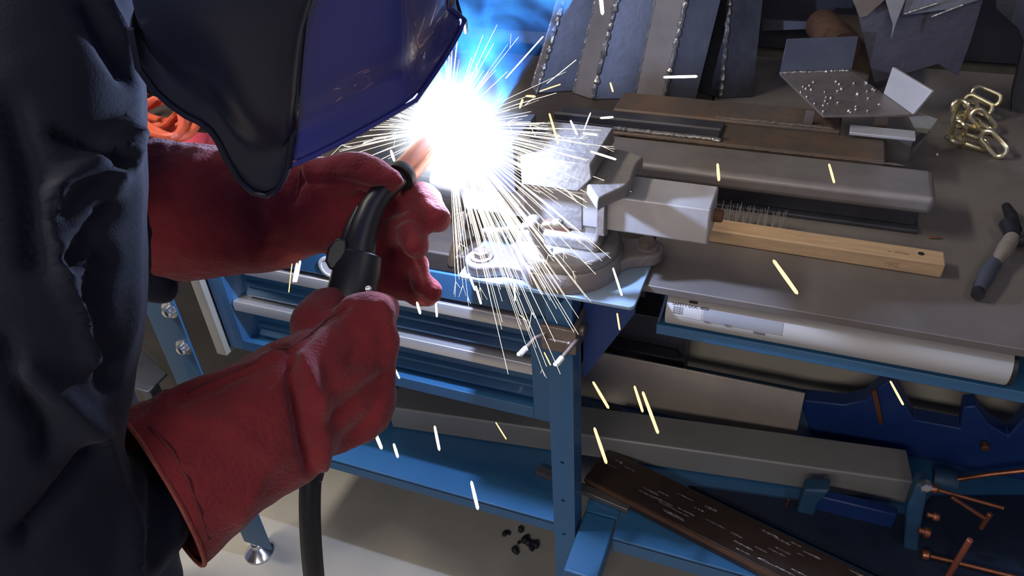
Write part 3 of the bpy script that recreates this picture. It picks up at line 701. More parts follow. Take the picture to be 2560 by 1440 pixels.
# dark clamp tool on the right end of the table
ct = thing('clamp_tool', at_z(2480, 680, TZ), 'dark hand clamp with a pale worn pad on the right of the table', 'clamp')
def seg(nm, pts, rs, m, z=.862, n=12): return MB().tube([at_z(x, y, z) for x, y in pts], rs, n).build(nm, m, ct)
seg('arm', ((2515, 515), (2528, 540), (2540, 575)), [.006, .009, .008], black, .866)
seg('pivot', ((2520, 560), (2532, 590)), [.012, .010], black, .868)
seg('pad', ((2530, 595), (2512, 625), (2490, 655)), [.010, .011, .007], mat('worn_tan_pad', (.20, .17, .13), .7, col2=(.14, .12, .10), scale=40), .866)
seg('lower_arm', ((2490, 652), (2465, 690), (2448, 725)), [.009, .011, .008], mat('grey_blue_rubber', (.04, .045, .06), .7), .863)
seg('foot', ((2452, 712), (2444, 738)), [.009, .008], black, .861)
seg('thumb_screw', ((2530, 605), (2590, 600)), [.008, .009], black, .864)
for k, (x, y, lb) in enumerate(((2342, 389, 'tiny pale pebble on the table near the chain'), (2332, 597, 'small rusty nail left of the dark clamp tool'))):
    p_ = at_z(x, y, TZ)
    MB().capsule(p_ + V((-.004 * k, 0, .002)), .002, p_ + V((.010 * k, .002, .002)), .0015, n=8, h=3).build('scrap_bit', white_p if k == 0 else rust, None, label=lb, cat='scrap')

# spilled weld pellets and debris on the floor
for k in range(14):
    x, y = random.gauss(1318, 30), random.gauss(1352, 16); p_ = at_z(x, y, 0); r_ = random.uniform(.003, .009)
    MB().capsule(p_ + V((0, 0, r_ * .6)), r_, p_ + V((random.uniform(-1, 1), random.uniform(-1, 1), 0)) * r_ + V((0, 0, r_ * .6)), r_ * .7, n=7, h=2).build('slag_lump', steel_dk, None, angle=20, label='black slag lump in the small heap on the concrete under the shelf', cat='slag', group='slag lumps on the floor')

# things behind the far arm
oc = thing('orange_cable_coil', (-1.3, 1.35, .85), 'coil of orange cable on the bench behind the welder', 'cable')
for k, (cx_, cy_, rr, sk) in enumerate(((400, 250, 92, .55), (412, 262, 84, .6), (395, 270, 80, .7), (408, 280, 96, .5), (385, 262, 70, .8), (400, 295, 88, .6), (420, 290, 76, .62), (392, 300, 64, .7))):
    path = []
    for j in range(32):
        an = 2 * PI * j / 32 + k * .3
        path.append(at_z(cx_ + rr * math.cos(an), cy_ + rr * sk * math.sin(an) + 12 * math.sin(2 * an + k), .862 + .012 * k + .01 * math.sin(an + k)))
    MB().tube(path, .0075, 10, closed=True).build('loop', orange, oc)
bo_ = thing('blue_crate', at_d(400, 260, 1.42), 'bright blue plastic crate side behind the helmet', 'crate')
q = [at_d(x, y, 1.40) for x, y in ((352, 150), (372, 158), (420, 205), (440, 262), (425, 268), (395, 245), (365, 200))]
MB().prism(q, ray(400, 220).normalized() * .03).build('crate_wall', bag_b, bo_, .003)
q = [at_d(x, y, 1.6) for x, y in ((440, 338), (444, 340), (540, 345), (560, 365), (450, 365))]
bx('grey_block', (-1.28, 1.22, .8503), (-1.05, 1.32, .865), tube_gr, None, .002, label='flat grey plate on the bench top beyond the far glove', cat='plate')
pk = thing('red_wrench', at_d(490, 355, 1.5), 'pinkish red tool end lying on the bench beyond the far glove', 'tool')
q = [at_z(x, y, .868) for x, y in ((442, 346), (452, 338), (545, 344), (575, 380), (470, 380), (448, 362))]
MB().prism(q, (0, 0, .010)).build('tool_body', pink, pk, .003)
MB().lathe(at_z(462, 346, .8782), (0, 0, 1), [(.005, 0), (.005, .0008)], 12).build('hang_hole', white_p, pk)
bx('steel_offcut', (-.72, 1.02, .8503), (-.52, 1.10, .888), steel_dk, None, .003, label='dark steel offcut on the bench behind the arc, left of the nozzle', cat='offcut')
bx('gap_dark_box', (-1.7, 1.0, 0), (-1.01, 1.40, .64), mat('dark_box', (.03, .026, .024), .6, col2=(.06, .05, .045), scale=9), None, .004, label='added dark box filling the gap left of the drawer cabinet', cat='box')  # added to keep the gap dark instead of showing lit floor
gq = [at_z(x, y, .34) for x, y in ((338, 862), (420, 938), (372, 985), (305, 965))]
gsl = sum(gq, V((0, 0, 0))) / 4
MB().prism(gq, (0, 0, .006)).box((gsl.x - .02, gsl.y - .01, 0), (gsl.x + .01, gsl.y + .02, .341)).build('grey_step', steel_bl, None, .002, label='grey metal step plate beside the bolted blue leg', cat='step')

# ------------------------------------------------------------------ the welder
pr = thing('person', (-.95, .42, 0), 'welder in dark navy jacket, red leather gauntlets and dark helmet, bending over the vise', 'person')
view = FW
# jacket: torso, both sleeves and hood, one continuous skin
sh_r = at_d(40, -330, .62); el_r = at_d(110, 1330, .60)
caps = [
    cp(40, -330, .64, 270, 60, 250, .60, 276), cp(60, 250, .60, 276, 66, 760, .585, 276), cp(66, 760, .585, 276, 0, 1150, .60, 270),
    cp(0, 1150, .60, 270, 90, 1420, .63, 268), cp(90, 1420, .63, 268, 320, 1285, .685, 158), cp(330, 1275, .69, 135, 450, 1180, .735, 95),
    (V((-.98, .46, .92)), .17, V((-.86, .50, 1.18)), .18, None), (V((-.86, .50, 1.18)), .18, V((-.80, .52, 1.34)), .16, None),
    (V((-.80, .40, 1.36)), .11, at_d(70, -330, .64), .09, None), (V((-.90, .62, 1.29)), .11, V((-.96, .66, 1.08)), .085, None),
    (V((-.96, .66, 1.08)), .085, at_d(350, 570, .94), .066, None), cp(330, 690, .95, 60, 405, 722, .94, 46),
    (V((-.80, .52, 1.36)), .10, V((-.66, .54, 1.40)), .085, None),
]
JS = [
    (((130, 480), (118, 560), (140, 640), (175, 730), (215, 800), (232, 900)), .011, 20),
    (((130, 480), (190, 430), (260, 390), (320, 330)), .010, 26),
    (((150, 330), (230, 360), (290, 400), (302, 425)), -.012, 16),
    (((300, 430), (330, 370), (345, 260), (352, 200)), .008, 16),
    (((300, 430), (270, 480), (215, 560), (170, 620)), .007, 24),
    (((20, 270), (70, 420), (85, 540), (90, 640)), -.010, 34),
    (((180, 640), (225, 560), (262, 520)), -.012, 26),
    (((258, 640), (225, 760), (262, 880), (268, 960)), -.010, 24),
    (((335, 380), (352, 520), (348, 700), (335, 900)), .005, 16),
    (((60, 930), (130, 980), (210, 1060), (290, 1110)), .012, 34),
    (((0, 860), (40, 950), (110, 1060), (120, 1120)), -.012, 30),
    (((300, 1080), (250, 1130), (170, 1230), (60, 1340)), -.013, 26),
    (((285, 1120), (330, 1210), (325, 1320), (320, 1440)), .009, 22),
    (((385, 1150), (395, 1260), (385, 1400)), -.007, 18), (((430, 1180), (445, 1280), (430, 1420)), .005, 16),
    (((290, 1085), (360, 1120), (430, 1170), (470, 1230)), .008, 16),
    (((240, 0), (290, 90), (335, 160)), .009, 18), (((215, 20), (262, 110), (310, 190)), -.008, 18),
]
JS = [(p_, a_ * 1.3, w_) for p_, a_, w_ in JS]
jacket = blob('jacket', caps, cloth, pr, .0065, 8, JS, [(.004, 9), (.0015, 30)], cutoff=.28)
# trousers and boots below the frame
tr_m = mat('dark_trousers', (.012, .013, .018), .9, col2=(.018, .019, .025), scale=8)
blob('trousers', [(V((-.98, .46, .92)), .15, V((-1.02, .36, .50)), .085, None), (V((-1.02, .36, .50)), .085, V((-1.05, .34, .09)), .07, None),
                  (V((-.98, .48, .92)), .15, V((-1.05, .58, .50)), .085, None), (V((-1.05, .58, .50)), .085, V((-1.12, .58, .09)), .07, None)], tr_m, pr, .014, 6, (), [(.006, 12)])
for (x, y) in ((-1.05, .34), (-1.12, .58)):
    blob('boot', [(V((x - .05, y, .05)), .048, V((x + .16, y - .01, .042)), .042, None), (V((x, y, .05)), .05, V((x, y, .13)), .055, None)], rubber, pr, .012, 4)
# head with balaclava under the helmet
blob('head', [(V((-.60, .565, 1.33)), .082, V((-.565, .57, 1.28)), .07, None), (V((-.66, .55, 1.36)), .07, V((-.60, .56, 1.33)), .07, None), (V((-.505, .57, 1.27)), .012, V((-.50, .572, 1.255)), .014, None)],
     mat('black_balaclava', (.012, .011, .014), .95), pr, .01, 4)

# far glove: gauntlet, palm, thumb and four curled fingers
g1 = [cp(392, 532, .945, 184, 520, 530, .94, 168, (view, .72)), cp(520, 530, .94, 168, 660, 532, .93, 150, (view, .75)), cp(660, 532, .93, 150, 765, 518, .92, 122, (view, .8)),
      cp(765, 518, .92, 120, 870, 500, .915, 104, (view, .7)), cp(860, 520, .92, 100, 930, 640, .93, 92, (view, .55)), cp(930, 560, .935, 90, 985, 680, .935, 62, (view, .55)),
      cp(800, 452, .895, 58, 900, 430, .875, 52), cp(900, 430, .875, 52, 968, 452, .865, 36),
      # index, middle, ring, little: root - knuckle - tip, curling towards the camera
      cp(960, 500, .935, 56, 1050, 498, .915, 46), cp(1050, 498, .915, 46, 1092, 545, .885, 38),
      cp(965, 580, .93, 52, 1028, 572, .895, 42), cp(1028, 572, .895, 42, 1038, 618, .872, 32),
      cp(975, 650, .93, 46, 1042, 660, .915, 30), cp(1042, 660, .915, 30, 1052, 712, .895, 26),
      cp(960, 700, .93, 50, 1060, 722, .92, 34), cp(1060, 722, .92, 34, 1080, 728, .900, 28), cp(1040, 740, .925, 30, 1070, 745, .91, 26)]
S1 = [(((752, 400), (748, 450), (735, 500)), -.0035, 8), (((765, 398), (760, 450)), .0025, 7), (((750, 452), (840, 455), (930, 485), (985, 470)), -.006, 14),
      (((1000, 455), (1040, 470), (1075, 520)), .003, 12), (((985, 560), (1030, 540), (1060, 560)), -.004, 9), (((1045, 640), (1062, 690), (1068, 715)), -.004, 8),
      (((560, 430), (620, 520), (700, 600)), -.004, 30), (((690, 480), (680, 560), (640, 640)), .005, 24), (((420, 610), (520, 640), (640, 650)), .004, 30), (((1090, 700), (1082, 740)), -.003, 6)]
glove_far = blob('glove', g1, leather, pr, .0036, 5, S1, [(.0035, 24), (.0012, 70)])
glove_far['label'] = 'far red leather gauntlet cupping the torch neck'
# near glove: long gauntlet and fist around the torch handle
g2 = [cp(396, 1203, .70, 208, 560, 1108, .72, 176, (view, .8)), cp(560, 1108, .72, 176, 700, 1022, .745, 160, (view, .8)), cp(700, 1022, .745, 160, 800, 960, .765, 142, (view, .8)),
      cp(800, 960, .765, 140, 880, 880, .785, 108, (view, .8)), cp(830, 1050, .775, 92, 900, 1010, .785, 84, (view, .8)),
      cp(880, 880, .785, 108, 912, 815, .79, 86, (view, .8)), cp(540, 1180, .715, 150, 730, 1075, .75, 128, (view, .8)), cp(430, 1250, .70, 180, 560, 1170, .715, 150, (view, .8)),
      # knuckles and fingers closing round the far side of the handle
      cp(930, 790, .79, 62, 952, 778, .82, 46), cp(952, 778, .82, 46, 905, 790, .875, 36),
      cp(940, 850, .79, 62, 945, 850, .82, 50), cp(945, 850, .82, 50, 900, 860, .875, 38),
      cp(925, 930, .79, 62, 925, 930, .82, 52), cp(925, 930, .82, 52, 880, 930, .87, 36),
      cp(900, 1000, .79, 58, 890, 1010, .82, 46), cp(890, 1010, .82, 46, 850, 1010, .865, 32),
      # thumb
      cp(800, 900, .785, 80, 785, 810, .80, 60), cp(785, 810, .80, 60, 815, 762, .825, 44), cp(815, 762, .825, 44, 870, 755, .85, 32)]
S2 = [(((728, 905), (738, 990), (756, 1080), (778, 1165)), -.013, 17), (((762, 900), (800, 1000), (812, 1080), (800, 1160)), .009, 22),
      (((745, 930), (790, 1010), (850, 960), (930, 930)), .007, 22), (((820, 1060), (880, 1010), (950, 940)), -.007, 20),
      (((690, 860), (735, 880), (800, 810), (870, 765)), -.004, 10), (((700, 875), (640, 905), (540, 945), (420, 990)), .0045, 12),
      (((640, 915), (540, 965), (430, 1010)), -.003, 12), (((960, 760), (985, 850), (970, 950)), .004, 18), (((860, 800), (900, 850), (880, 900)), -.004, 20),
      (((420, 1010), (400, 990), (395, 1010)), .004, 20), (((600, 1300), (660, 1200), (700, 1150)), .003, 22), (((470, 1040), (560, 1060), (640, 1110)), .003, 26),
      (((905, 1130), (940, 1060), (965, 980)), .006, 26)]
cx_ = (at_d(700, 1022, .745) - at_d(396, 1203, .70)).normalized()
glove_near = blob('glove', g2, leather, pr, .0036, 5, S2, [(.0035, 22), (.0012, 70)], cut=(at_d(385, 1218, .705), (cx_ + FW * .30).normalized()))
glove_near['label'] = 'near red leather gauntlet gripping the torch handle'
def on_surf(o, pts, lift=0.0008):
    """drop picture points on to a built skin"""
    bpy.context.view_layer.update(); out = []
    inv = o.matrix_world.inverted()
    for x, y in pts:
        ok, loc, nm, _ = o.ray_cast(inv @ CAM, (inv.to_3x3() @ ray(x, y)).normalized())
        if ok: out.append(o.matrix_world @ loc + nm * lift)
    return out
for o_, pts in ((glove_near, ((862, 770), (815, 800), (770, 840), (730, 868), (690, 872), (640, 905), (580, 930), (520, 955), (470, 980))), (glove_far, ((756, 402), (752, 430), (748, 460), (742, 490))), (glove_near, ((318, 1022), (380, 1072), (432, 1130), (470, 1200), (500, 1280), (520, 1350)))):
    s_ = on_surf(o_, pts)
    if len(s_) > 2: MB().tube(s_, .0013, 6).build('seam', seam_m, o_)

# helmet: side shells, ridge, folded front shell, crown
hel = bpy.data.objects.new('helmet', None); COL.objects.link(hel); hel.parent = pr; hel['label'] = 'glossy dark welding helmet tilted down towards the arc'
A0 = at_d(722, 405, .66)
Lv = V((.27, .93, .22)).normalized(); Fv = V((.966, -.259, 0)); Fv = (Fv - Lv * Fv.dot(Lv)).normalized()
ns = (Lv * -.72 + Fv * .62).normalized()
nf = (Fv * .95 - Lv * .30).normalized()
def sidept(x, y): return at_pl(x, y, A0, ns)
ridge_px = [(722, 405), (733, 330), (740, 250), (747, 150), (757, 50), (775, 0), (800, -60), (840, -140), (880, -230)]
bot_px = [(332, 60), (352, 158), (392, 215), (430, 250), (470, 278), (500, 292), (528, 312), (548, 340), (572, 390), (600, 440), (630, 474), (660, 489), (685, 485), (702, 462), (714, 430), (722, 405)]
NR = 16
def col_side(i):
    n = len(bot_px) - 1; s_ = i / n; x, y = bot_px[i]; out = []
    for k in range(NR + 1):
        t = k / NR
        xt = 300 + (880 - 300) * s_; yt = -230 - 90 * math.sin(PI * s_)
        rx_ = x + (xt - x) * t; ry_ = y + (yt - y) * t
        # follow the ridge shape near the ridge
        if s_ > .5:
            q_ = (len(ridge_px) - 1) * t; j = min(int(q_), len(ridge_px) - 2); f = q_ - j
            rdx = ridge_px[j][0] * (1 - f) + ridge_px[j + 1][0] * f; rdy = ridge_px[j][1] * (1 - f) + ridge_px[j + 1][1] * f
            w_ = ((s_ - .5) * 2) ** 2.5; rx_ = rx_ * (1 - w_) + rdx * w_; ry_ = ry_ * (1 - w_) + rdy * w_
        p_ = sidept(rx_, ry_)
        bulge = .030 * math.sin(PI * min(1, s_)) * (math.sin(PI * t * .92)) 
        lip = (.0 if k > 3 else (.007, .0, -.007, -.003)[k])
        out.append(p_ + ns * (bulge + lip))
    return out
side = [col_side(i) for i in range(len(bot_px))]
rg = side[-1]
mid_l = Lv * .118
mirror = lambda p: p - Lv * (2 * (p - (A0 + mid_l)).dot(Lv))
far_side = [[mirror(p_) for p_ in c] for c in side]
front = []
NF = 12
for j in range(1, NF):
    s_ = j / NF; c = []
    for k in range(NR + 1):
        a_, b_ = rg[k], far_side[-1][k]
        f_ = 1 - abs(2 * s_ - 1)
        fwd = (.040 * f_ ** .8) * (1 - .25 * k / NR)
        drop = -.004 * math.sin(PI * s_) if k == 0 else 0
        c.append(a_.lerp(b_, s_) + Fv * fwd + V((0, 0, drop)))
    front.append(c)
def shell(name, cols, m, th):
    vs = [p_ for c in cols for p_ in c]; n = NR + 1; fs = []
    for i in range(len(cols) - 1):
        for k in range(NR): fs.append((i * n + k, (i + 1) * n + k, (i + 1) * n + k + 1, i * n + k + 1))
    o = MB().add(vs, fs).build(name, m, hel, angle=60)
    # face the shell outward, then thicken inward
    me = o.data; ctr = A0 + mid_l - Fv * .08 + V((0, 0, .1)); off = wloc(hel)
    p0 = me.polygons[len(me.polygons) // 2]
    if (p0.center + off - ctr).dot(p0.normal) < 0: me.flip_normals()
    md = o.modifiers.new('thick', 'SOLIDIFY'); md.thickness = th; md.offset = -1
    sb = o.modifiers.new('sub', 'SUBSURF'); sb.levels = 1; sb.render_levels = 1
    return o
shell('side_shell', side, helm_side, .003)
shell('side_shell', far_side, helm_side, .003)
shell('front_shell', [rg] + front + [far_side[-1]], helm_m, .003)
MB().tube([p_ + (ns + nf).normalized() * .001 for p_ in rg], [.0030] * len(rg), 10).build('ridge', mat('gloss_ridge', (.02, .02, .03), .12, .3), hel)
MB().tube([mirror(p_) for p_ in rg], .0028, 10).build('ridge', helm_m, hel)
MB().tube([c[0] for c in side], .0026, 8).build('rim', helm_side, hel); MB().tube([c[0] for c in far_side], .0026, 8).build('rim', helm_side, hel)
MB().tube([rg[0]] + [c[0] for c in front] + [far_side[-1][0]], .0022, 8).build('rim', helm_m, hel)
# crown cap above the frame
loop = [c[NR] for c in side] + [c[NR] for c in front] + [c[NR] for c in reversed(far_side)]
ctr = sum(loop, V((0, 0, 0))) / len(loop); vs = []; n = len(loop)
upv = (rg[-1] - rg[0]).normalized()
for k in range(6):
    f = math.cos(k / 5 * PI / 2); vs += [ctr + (p_ - ctr) * max(f, .02) + upv * .07 * math.sin(k / 5 * PI / 2) for p_ in loop]
MB().add(vs, [(k * n + i, k * n + (i + 1) % n, (k + 1) * n + (i + 1) % n, (k + 1) * n + i) for k in range(5) for i in range(n)]).build('crown', helm_m, hel, angle=70)
# dark decal by the ridge
nfr = front[1][6] - front[1][5]
q = [at_pl(x, y, rg[8] + nf * .004, nf) for x, y in ((778, 5), (796, 2), (800, 42), (790, 38), (776, 20))]

# ------------------------------------------------------------------ welding torch
to = thing('welding_torch', at_d(780, 1190, .82), 'black welding torch with a copper nozzle pointing at the arc, held in both gloves', 'torch')
hax = [at_d(x, y, t) for x, y, t in ((776, 1200, .835), (800, 1080, .838), (838, 900, .842), (868, 770, .845), (893, 675, .848), (903, 632, .85))]
def rp(r, t): return r * t / FPX
MB().tube(hax, [rp(30, .82), rp(38, .82), rp(52, .84), rp(62, .845), rp(60, .848), rp(52, .85)], 24, flat=(V(FW), .8)).build('handle', black, to, .0015)
nk = [at_d(x, y, t) for x, y, t in ((893, 660, .85), (900, 610, .852), (912, 565, .857), (930, 520, .863), (955, 483, .871), (985, 455, .881), (1002, 441, .889))]
MB().tube(nk, [rp(r, .86) for r in (42, 40, 36, 33, 30, 28, 27)], 24).build('neck', black, to)
MB().tube([p_ - RT * .012 + DN * .001 for p_ in nk[:4]], [rp(r, .86) for r in (26, 25, 22, 16)], 16).build('neck_fairing', black, to)
tip = at_d(1080, 357, .935); nd = (tip - nk[-1]).normalized()
MB().lathe(nk[-1] - nd * .004, nd, [(.0150, 0), (.0172, .001), (.0178, .005), (.0168, .011), (.015, .0125)], 32).build('collar', rubber, to)
ln = (tip - nk[-1]).length
MB().lathe(nk[-1] + nd * .006, nd, [(.0158, 0), (.0160, .004), (.0158, ln * .55), (.0140, ln * .95), (.0120, ln * .96), (.0120, ln * .7)], 32).build('nozzle', copper, to)
MB().lathe(nk[-1] + nd * (ln * .6), nd, [(.004, 0), (.004, ln * .35), (.0006, ln * .351), (.0006, ln * .5)], 10).build('contact_tip', copper, to)
tg = [at_d(x, y, .835) for x, y in ((811, 652), (818, 620), (834, 598), (852, 592), (866, 600), (868, 640), (846, 660), (836, 676), (822, 674))]
MB().prism(tg, FW * .018).build('trigger', black, to, .003, 3)
s0 = at_d(921, 722, .818)
MB().lathe(s0, -FW, [(.0036, -.006), (.0038, .001), (.0030, .0018), (.0024, .0018), (.0014, .0006)], 16).build('screw', chrome, to)
cb2 = [hax[0] + (hax[1] - hax[0]) * .3, hax[0]] + [at_d(x, y, t) for x, y, t in ((774, 1260, .84), (776, 1340, .85), (784, 1440, .87), (800, 1560, .92), (830, 1700, 1.0))]
end = cb2[-1]; cb2 += [V((end.x + .02, end.y - .02, .30)), V((end.x + .02, end.y - .02, .06)), V((end.x - .02, end.y - .1, .016)), V((end.x - .1, end.y - .35, .014)), V((end.x - .3, end.y - .7, .014))]
def smooth_path(pts, it=2):
    for _ in range(it):
        q = [pts[0]]
        for a, b in zip(pts[:-1], pts[1:]): q += [a.lerp(b, .25), a.lerp(b, .75)]
        pts = q + [pts[-1]]
    return pts
MB().tube(smooth_path(cb2), rp(27, .84), 16).build('cable', rubber, to)

# ------------------------------------------------------------------ arc, sparks and smoke
ARC = at_d(1122, 322, .952)
arc = thing('welding_arc', ARC - V((0, 0, .02)), 'blinding white welding arc at the tip of the nozzle', 'arc')
bm = bmesh.new(); bmesh.ops.create_icosphere(bm, subdivisions=2, radius=.010)
me = bpy.data.meshes.new('core'); bm.to_mesh(me); bm.free(); me.materials.append(glow('arc_core_light', ARC_COL, ARC_POWER)); me.shade_smooth()
co = bpy.data.objects.new('core', me); COL.objects.link(co); co.parent = arc; co.location = ARC - V(arc.location)
# arc glare built as a soft emitting volume round the core
def glare_volume():
    m = bpy.data.materials.new('arc_glare'); m.use_nodes = True; nt = m.node_tree; nt.nodes.clear(); N = nt.nodes; L = nt.links
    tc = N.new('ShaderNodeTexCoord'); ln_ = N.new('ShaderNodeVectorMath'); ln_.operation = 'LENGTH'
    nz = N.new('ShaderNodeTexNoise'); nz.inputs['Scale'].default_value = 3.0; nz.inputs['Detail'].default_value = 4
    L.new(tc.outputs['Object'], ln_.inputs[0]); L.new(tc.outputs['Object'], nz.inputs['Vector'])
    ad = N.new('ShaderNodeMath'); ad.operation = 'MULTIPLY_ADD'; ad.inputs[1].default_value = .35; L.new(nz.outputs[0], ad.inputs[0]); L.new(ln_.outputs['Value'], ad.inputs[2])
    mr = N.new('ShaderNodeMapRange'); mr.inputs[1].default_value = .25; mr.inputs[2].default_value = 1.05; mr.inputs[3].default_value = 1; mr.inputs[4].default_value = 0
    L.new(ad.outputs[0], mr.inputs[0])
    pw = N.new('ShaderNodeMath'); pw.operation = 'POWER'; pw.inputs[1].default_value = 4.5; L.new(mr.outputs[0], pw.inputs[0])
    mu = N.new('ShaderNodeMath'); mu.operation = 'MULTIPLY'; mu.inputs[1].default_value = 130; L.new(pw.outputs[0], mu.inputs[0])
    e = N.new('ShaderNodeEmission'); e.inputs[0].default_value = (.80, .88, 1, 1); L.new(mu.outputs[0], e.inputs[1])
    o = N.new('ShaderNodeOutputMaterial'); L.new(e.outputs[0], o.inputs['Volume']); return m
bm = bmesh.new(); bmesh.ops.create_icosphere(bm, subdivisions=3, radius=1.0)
me = bpy.data.meshes.new('glare_ball'); bm.to_mesh(me); bm.free(); me.materials.append(glare_volume())
vo = bpy.data.objects.new('glare_ball', me); COL.objects.link(vo); vo.parent = arc; vo.scale = (.14, .14, .14); vo.location = ARC - V(arc.location) + V((.008, 0, -.004))

spark_w = glow('white_spark', (1, .88, .70), 4.0)
spark_o = glow('orange_spark', (1, .46, .13), 5.0)
for m_ in (spark_w, spark_o): m_.cycles.emission_sampling = 'NONE'
# dense radial spray
rng = random.Random(11); sb_ = MB()
main = (at_d(1330, 640, .93) - ARC).normalized()
right = (at_d(1420, 380, .98) - ARC).normalized()
left = (at_d(960, 330, .95) - ARC).normalized()
def rdir(base, spread):
    while True:
        v_ = V((rng.gauss(0, 1), rng.gauss(0, 1), rng.gauss(0, 1))).normalized()
        q = (base + v_ * spread * rng.random()).normalized(); return q
fam = [(main, .75, 150, .10, .25), (right, .7, 70, .08, .19), (left, .9, 60, .05, .12), ((at_d(1110, 480, .93) - ARC).normalized(), .7, 70, .06, .17), ((at_d(1180, 150, .96) - ARC).normalized(), 1.0, 50, .05, .13), (-FW, 1.6, 60, .05, .16)]
for base, spd, cnt, l0, l1 in fam:
    for _ in range(cnt):
        d = rdir(base, spd); s0_ = rng.uniform(.012, .06); l_ = rng.uniform(l0, l1) * (1 if rng.random() < .75 else 1.25)
        a = ARC + d * s0_; b = ARC + d * l_; g_ = V((0, 0, -1)) * (.012 * (l_ / .2) ** 2)
        if l_ < s0_ + .02: continue
        pb_ = pix(b)
        if pb_[0] < 1135 and pb_[1] > 420: continue
        r_ = rng.uniform(.00016, .00042)
        sb_.tube([a, a.lerp(b, .5) + g_ * .3, b + g_], [r_ * .8, r_, r_ * .45], 5)
        if rng.random() < .16:
            for k in range(3):
                e_ = b + g_ + rdir(d, 1.5) * rng.uniform(.008, .02); sb_.tube([b + g_, e_], [r_ * .6, r_ * .3], 4)
sb_.build('spark_spray', spark_w, None, kind='stuff', label='dense spray of fine white-gold sparks bursting from the arc', cat='sparks')
# single flying sparks: pixel ends, half-width in pixels, distance
SP = [(1500, -25, 1506, 32, 7, 1.0, 0, 'orange spark at the top edge before the posts'), (1662, 193, 1740, 191, 5, 1.0, 0, 'level orange spark crossing the third post'),
      (1374, 286, 1395, 358, 4, .95, 1, 'long orange spark in front of the vise jaw top'), (1427, 303, 1442, 335, 4, .95, 0, 'short steep spark above the jaw'),
      (1459, 333, 1491, 337, 4, .95, 0, 'short level spark above the jaw'), (1478, 379, 1538, 398, 4, .95, 0, 'slanting spark over the jaw edge'),
      (1503, 295, 1531, 293, 4, 1.0, 0, 'level spark on the angle iron edge'), (1460, 324, 1476, 283, 2, .98, 0, 'thin rising spark near the angle iron end'),
      (1794, 412, 1797, 449, 5, 1.0, 1, 'upright orange spark at the end of the angle iron'), (2073, 412, 2085, 455, 4, .95, 1, 'small spark over the front box beam'),
      (1936, 654, 1991, 731, 7, .85, 1, 'thickest orange spark above the table edge'), (2227, 955, 2257, 1010, 4, .95, 1, 'yellow spark below the paper roll'),
      (1484, 957, 1520, 1018, 5, .95, 1, 'orange spark right of the leg beneath the table'), (1587, 968, 1606, 1027, 5, .92, 1, 'left of two paired sparks under the table'),
      (1608, 983, 1644, 1080, 6, .90, 1, 'right, longer one of two paired sparks under the table'), (1487, 1073, 1515, 1155, 6, .90, 1, 'bright orange spark before the scorched slab end'),
      (1179, 1207, 1194, 1270, 6, .95, 0, 'spark in front of the lower shelf flange'), (1087, 1068, 1098, 1123, 5, .95, 0, 'spark above the lower shelf centre'),
      (1240, 1057, 1265, 1097, 2, 1.0, 1, 'thin yellow spark before the grey tube'), (938, 1083, 953, 1119, 6, .9, 0, 'pale spark below the near glove'),
      (985, 1112, 994, 1141, 5, .9, 0, 'small pale spark right of the near glove bottom'), (1172, 685, 1187, 724, 4, .95, 0, 'upper one of two sparks under the plate edge'),
      (1190, 717, 1202, 758, 4, .95, 0, 'lower one of two sparks under the plate edge'), (1285, 705, 1288, 750, 3, .95, 0, 'spark dripping past the plate edge'),
      (1533, 672, 1554, 737, 4, .95, 0, 'long pale spark over the plate corner'), (1043, 758, 1050, 782, 5, .9, 0, 'spark dropping under the little finger'),
      (1090, 760, 1092, 790, 4, .9, 0, 'upright spark right of the little finger'), (750, 655, 740, 702, 5, .9, 0, 'right one of twin sparks under the far wrist'),
      (742, 660, 734, 703, 4, .9, 0, 'left one of twin sparks under the far wrist'), (730, 660, 722, 730, 1.5, .9, 1, 'hair-thin spark beside the twin sparks'),
      (1543, 785, 1549, 823, 3, .98, 1, 'small spark below the plate corner'), (986, 918, 998, 945, 3, .88, 0, 'small spark right of the near cuff fold'),
      (1361, 882, 1376, 912, 2, .95, 1, 'tiny spark between the two hooks'), (1300, 268, 1306, 250, 4, .95, 1, 'small burning spark left of the first post'),
      (1317, 240, 1336, 241, 4, .95, 1, 'short curved spark at the smoke edge'), (1526, 208, 1532, 228, 3, .98, 1, 'tiny spark on the second post'),
      (1350, 228, 1400, 211, 2, .97, 1, 'thin spark across the first post'), (1368, 208, 1440, 150, 1, .97, 0, 'faint hairline spark over the first post'),
      (836, 170, 855, 168, 3, .70, 1, 'glint spark on the helmet front'), (908, 158, 920, 153, 2, .72, 1, 'smaller glint spark on the helmet front'),
      (905, 320, 925, 305, 2, .73, 1, 'glint spark near the helmet chin'), (1265, 195, 1357, 92, 2.2, .95, 0, 'long rising spark through the smoke'),
      (978, 378, 985, 400, 5, .92, 0, 'starburst spark beside the collar')]
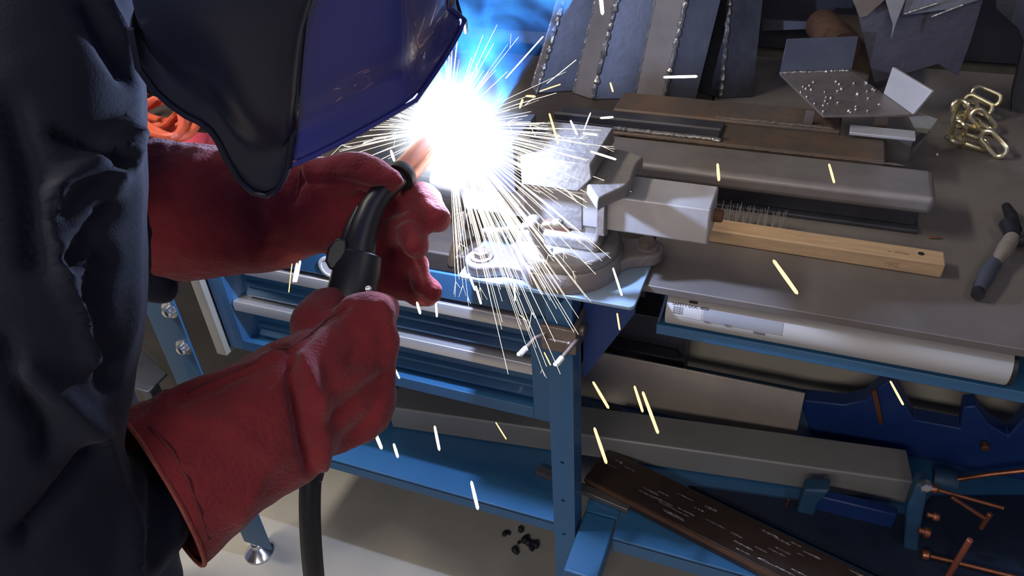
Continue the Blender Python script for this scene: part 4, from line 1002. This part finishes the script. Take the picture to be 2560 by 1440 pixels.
for (x0, y0, x1, y1, hw, t, c_, lb) in SP:
    a, b = at_d(x0, y0, t), at_d(x1, y1, t); r_ = hw * t / FPX * .72; d = (b - a).normalized()
    MB().tube([a - d * r_, a, a.lerp(b, .5), b, b + d * r_], [r_ * .3, r_ * .8, r_, r_ * .9, r_ * .3], 8).build('spark', spark_o if c_ else spark_w, None, label=lb, cat='spark', group='single flying sparks')

# blue-lit fume plume: a scattering volume lit by the arc
def fume():
    m = bpy.data.materials.new('welding_fume'); m.use_nodes = True; nt = m.node_tree; nt.nodes.clear(); N = nt.nodes; L = nt.links
    tc = N.new('ShaderNodeTexCoord')
    n1 = N.new('ShaderNodeTexNoise'); n1.inputs['Scale'].default_value = 9; n1.inputs['Detail'].default_value = 5; n1.inputs['Distortion'].default_value = 1.6
    L.new(tc.outputs['Object'], n1.inputs['Vector'])
    mr = N.new('ShaderNodeMapRange'); mr.inputs[1].default_value = .47; mr.inputs[2].default_value = .72; mr.inputs[3].default_value = .05; mr.inputs[4].default_value = 1
    L.new(n1.outputs[0], mr.inputs[0])
    pw = N.new('ShaderNodeMath'); pw.operation = 'POWER'; pw.inputs[1].default_value = 1.6; L.new(mr.outputs[0], pw.inputs[0])
    mu = N.new('ShaderNodeMath'); mu.operation = 'MULTIPLY'; mu.inputs[1].default_value = 22; L.new(pw.outputs[0], mu.inputs[0])
    s_ = N.new('ShaderNodeVolumeScatter'); s_.inputs['Color'].default_value = (.05, .34, 1, 1); s_.inputs['Anisotropy'].default_value = .0; L.new(mu.outputs[0], s_.inputs['Density'])
    o = N.new('ShaderNodeOutputMaterial'); L.new(s_.outputs[0], o.inputs['Volume']); return m
pth = [at_d(x, y, t) for x, y, t in ((1130, 300, .952), (1155, 225, .958), (1195, 120, .97), (1235, 20, .985), (1275, -90, 1.0), (1310, -220, 1.03))]
MB().tube(smooth_path(pth, 2), [.018 + .062 * i / 20 for i in range(21)] if False else [.026 + .088 * (i / (len(smooth_path(pth, 2)) - 1)) ** .8 for i in range(len(smooth_path(pth, 2)))], 16).build('welding_fume', fume(), None, kind='stuff', label='blue glowing welding smoke rising from the arc', cat='smoke')
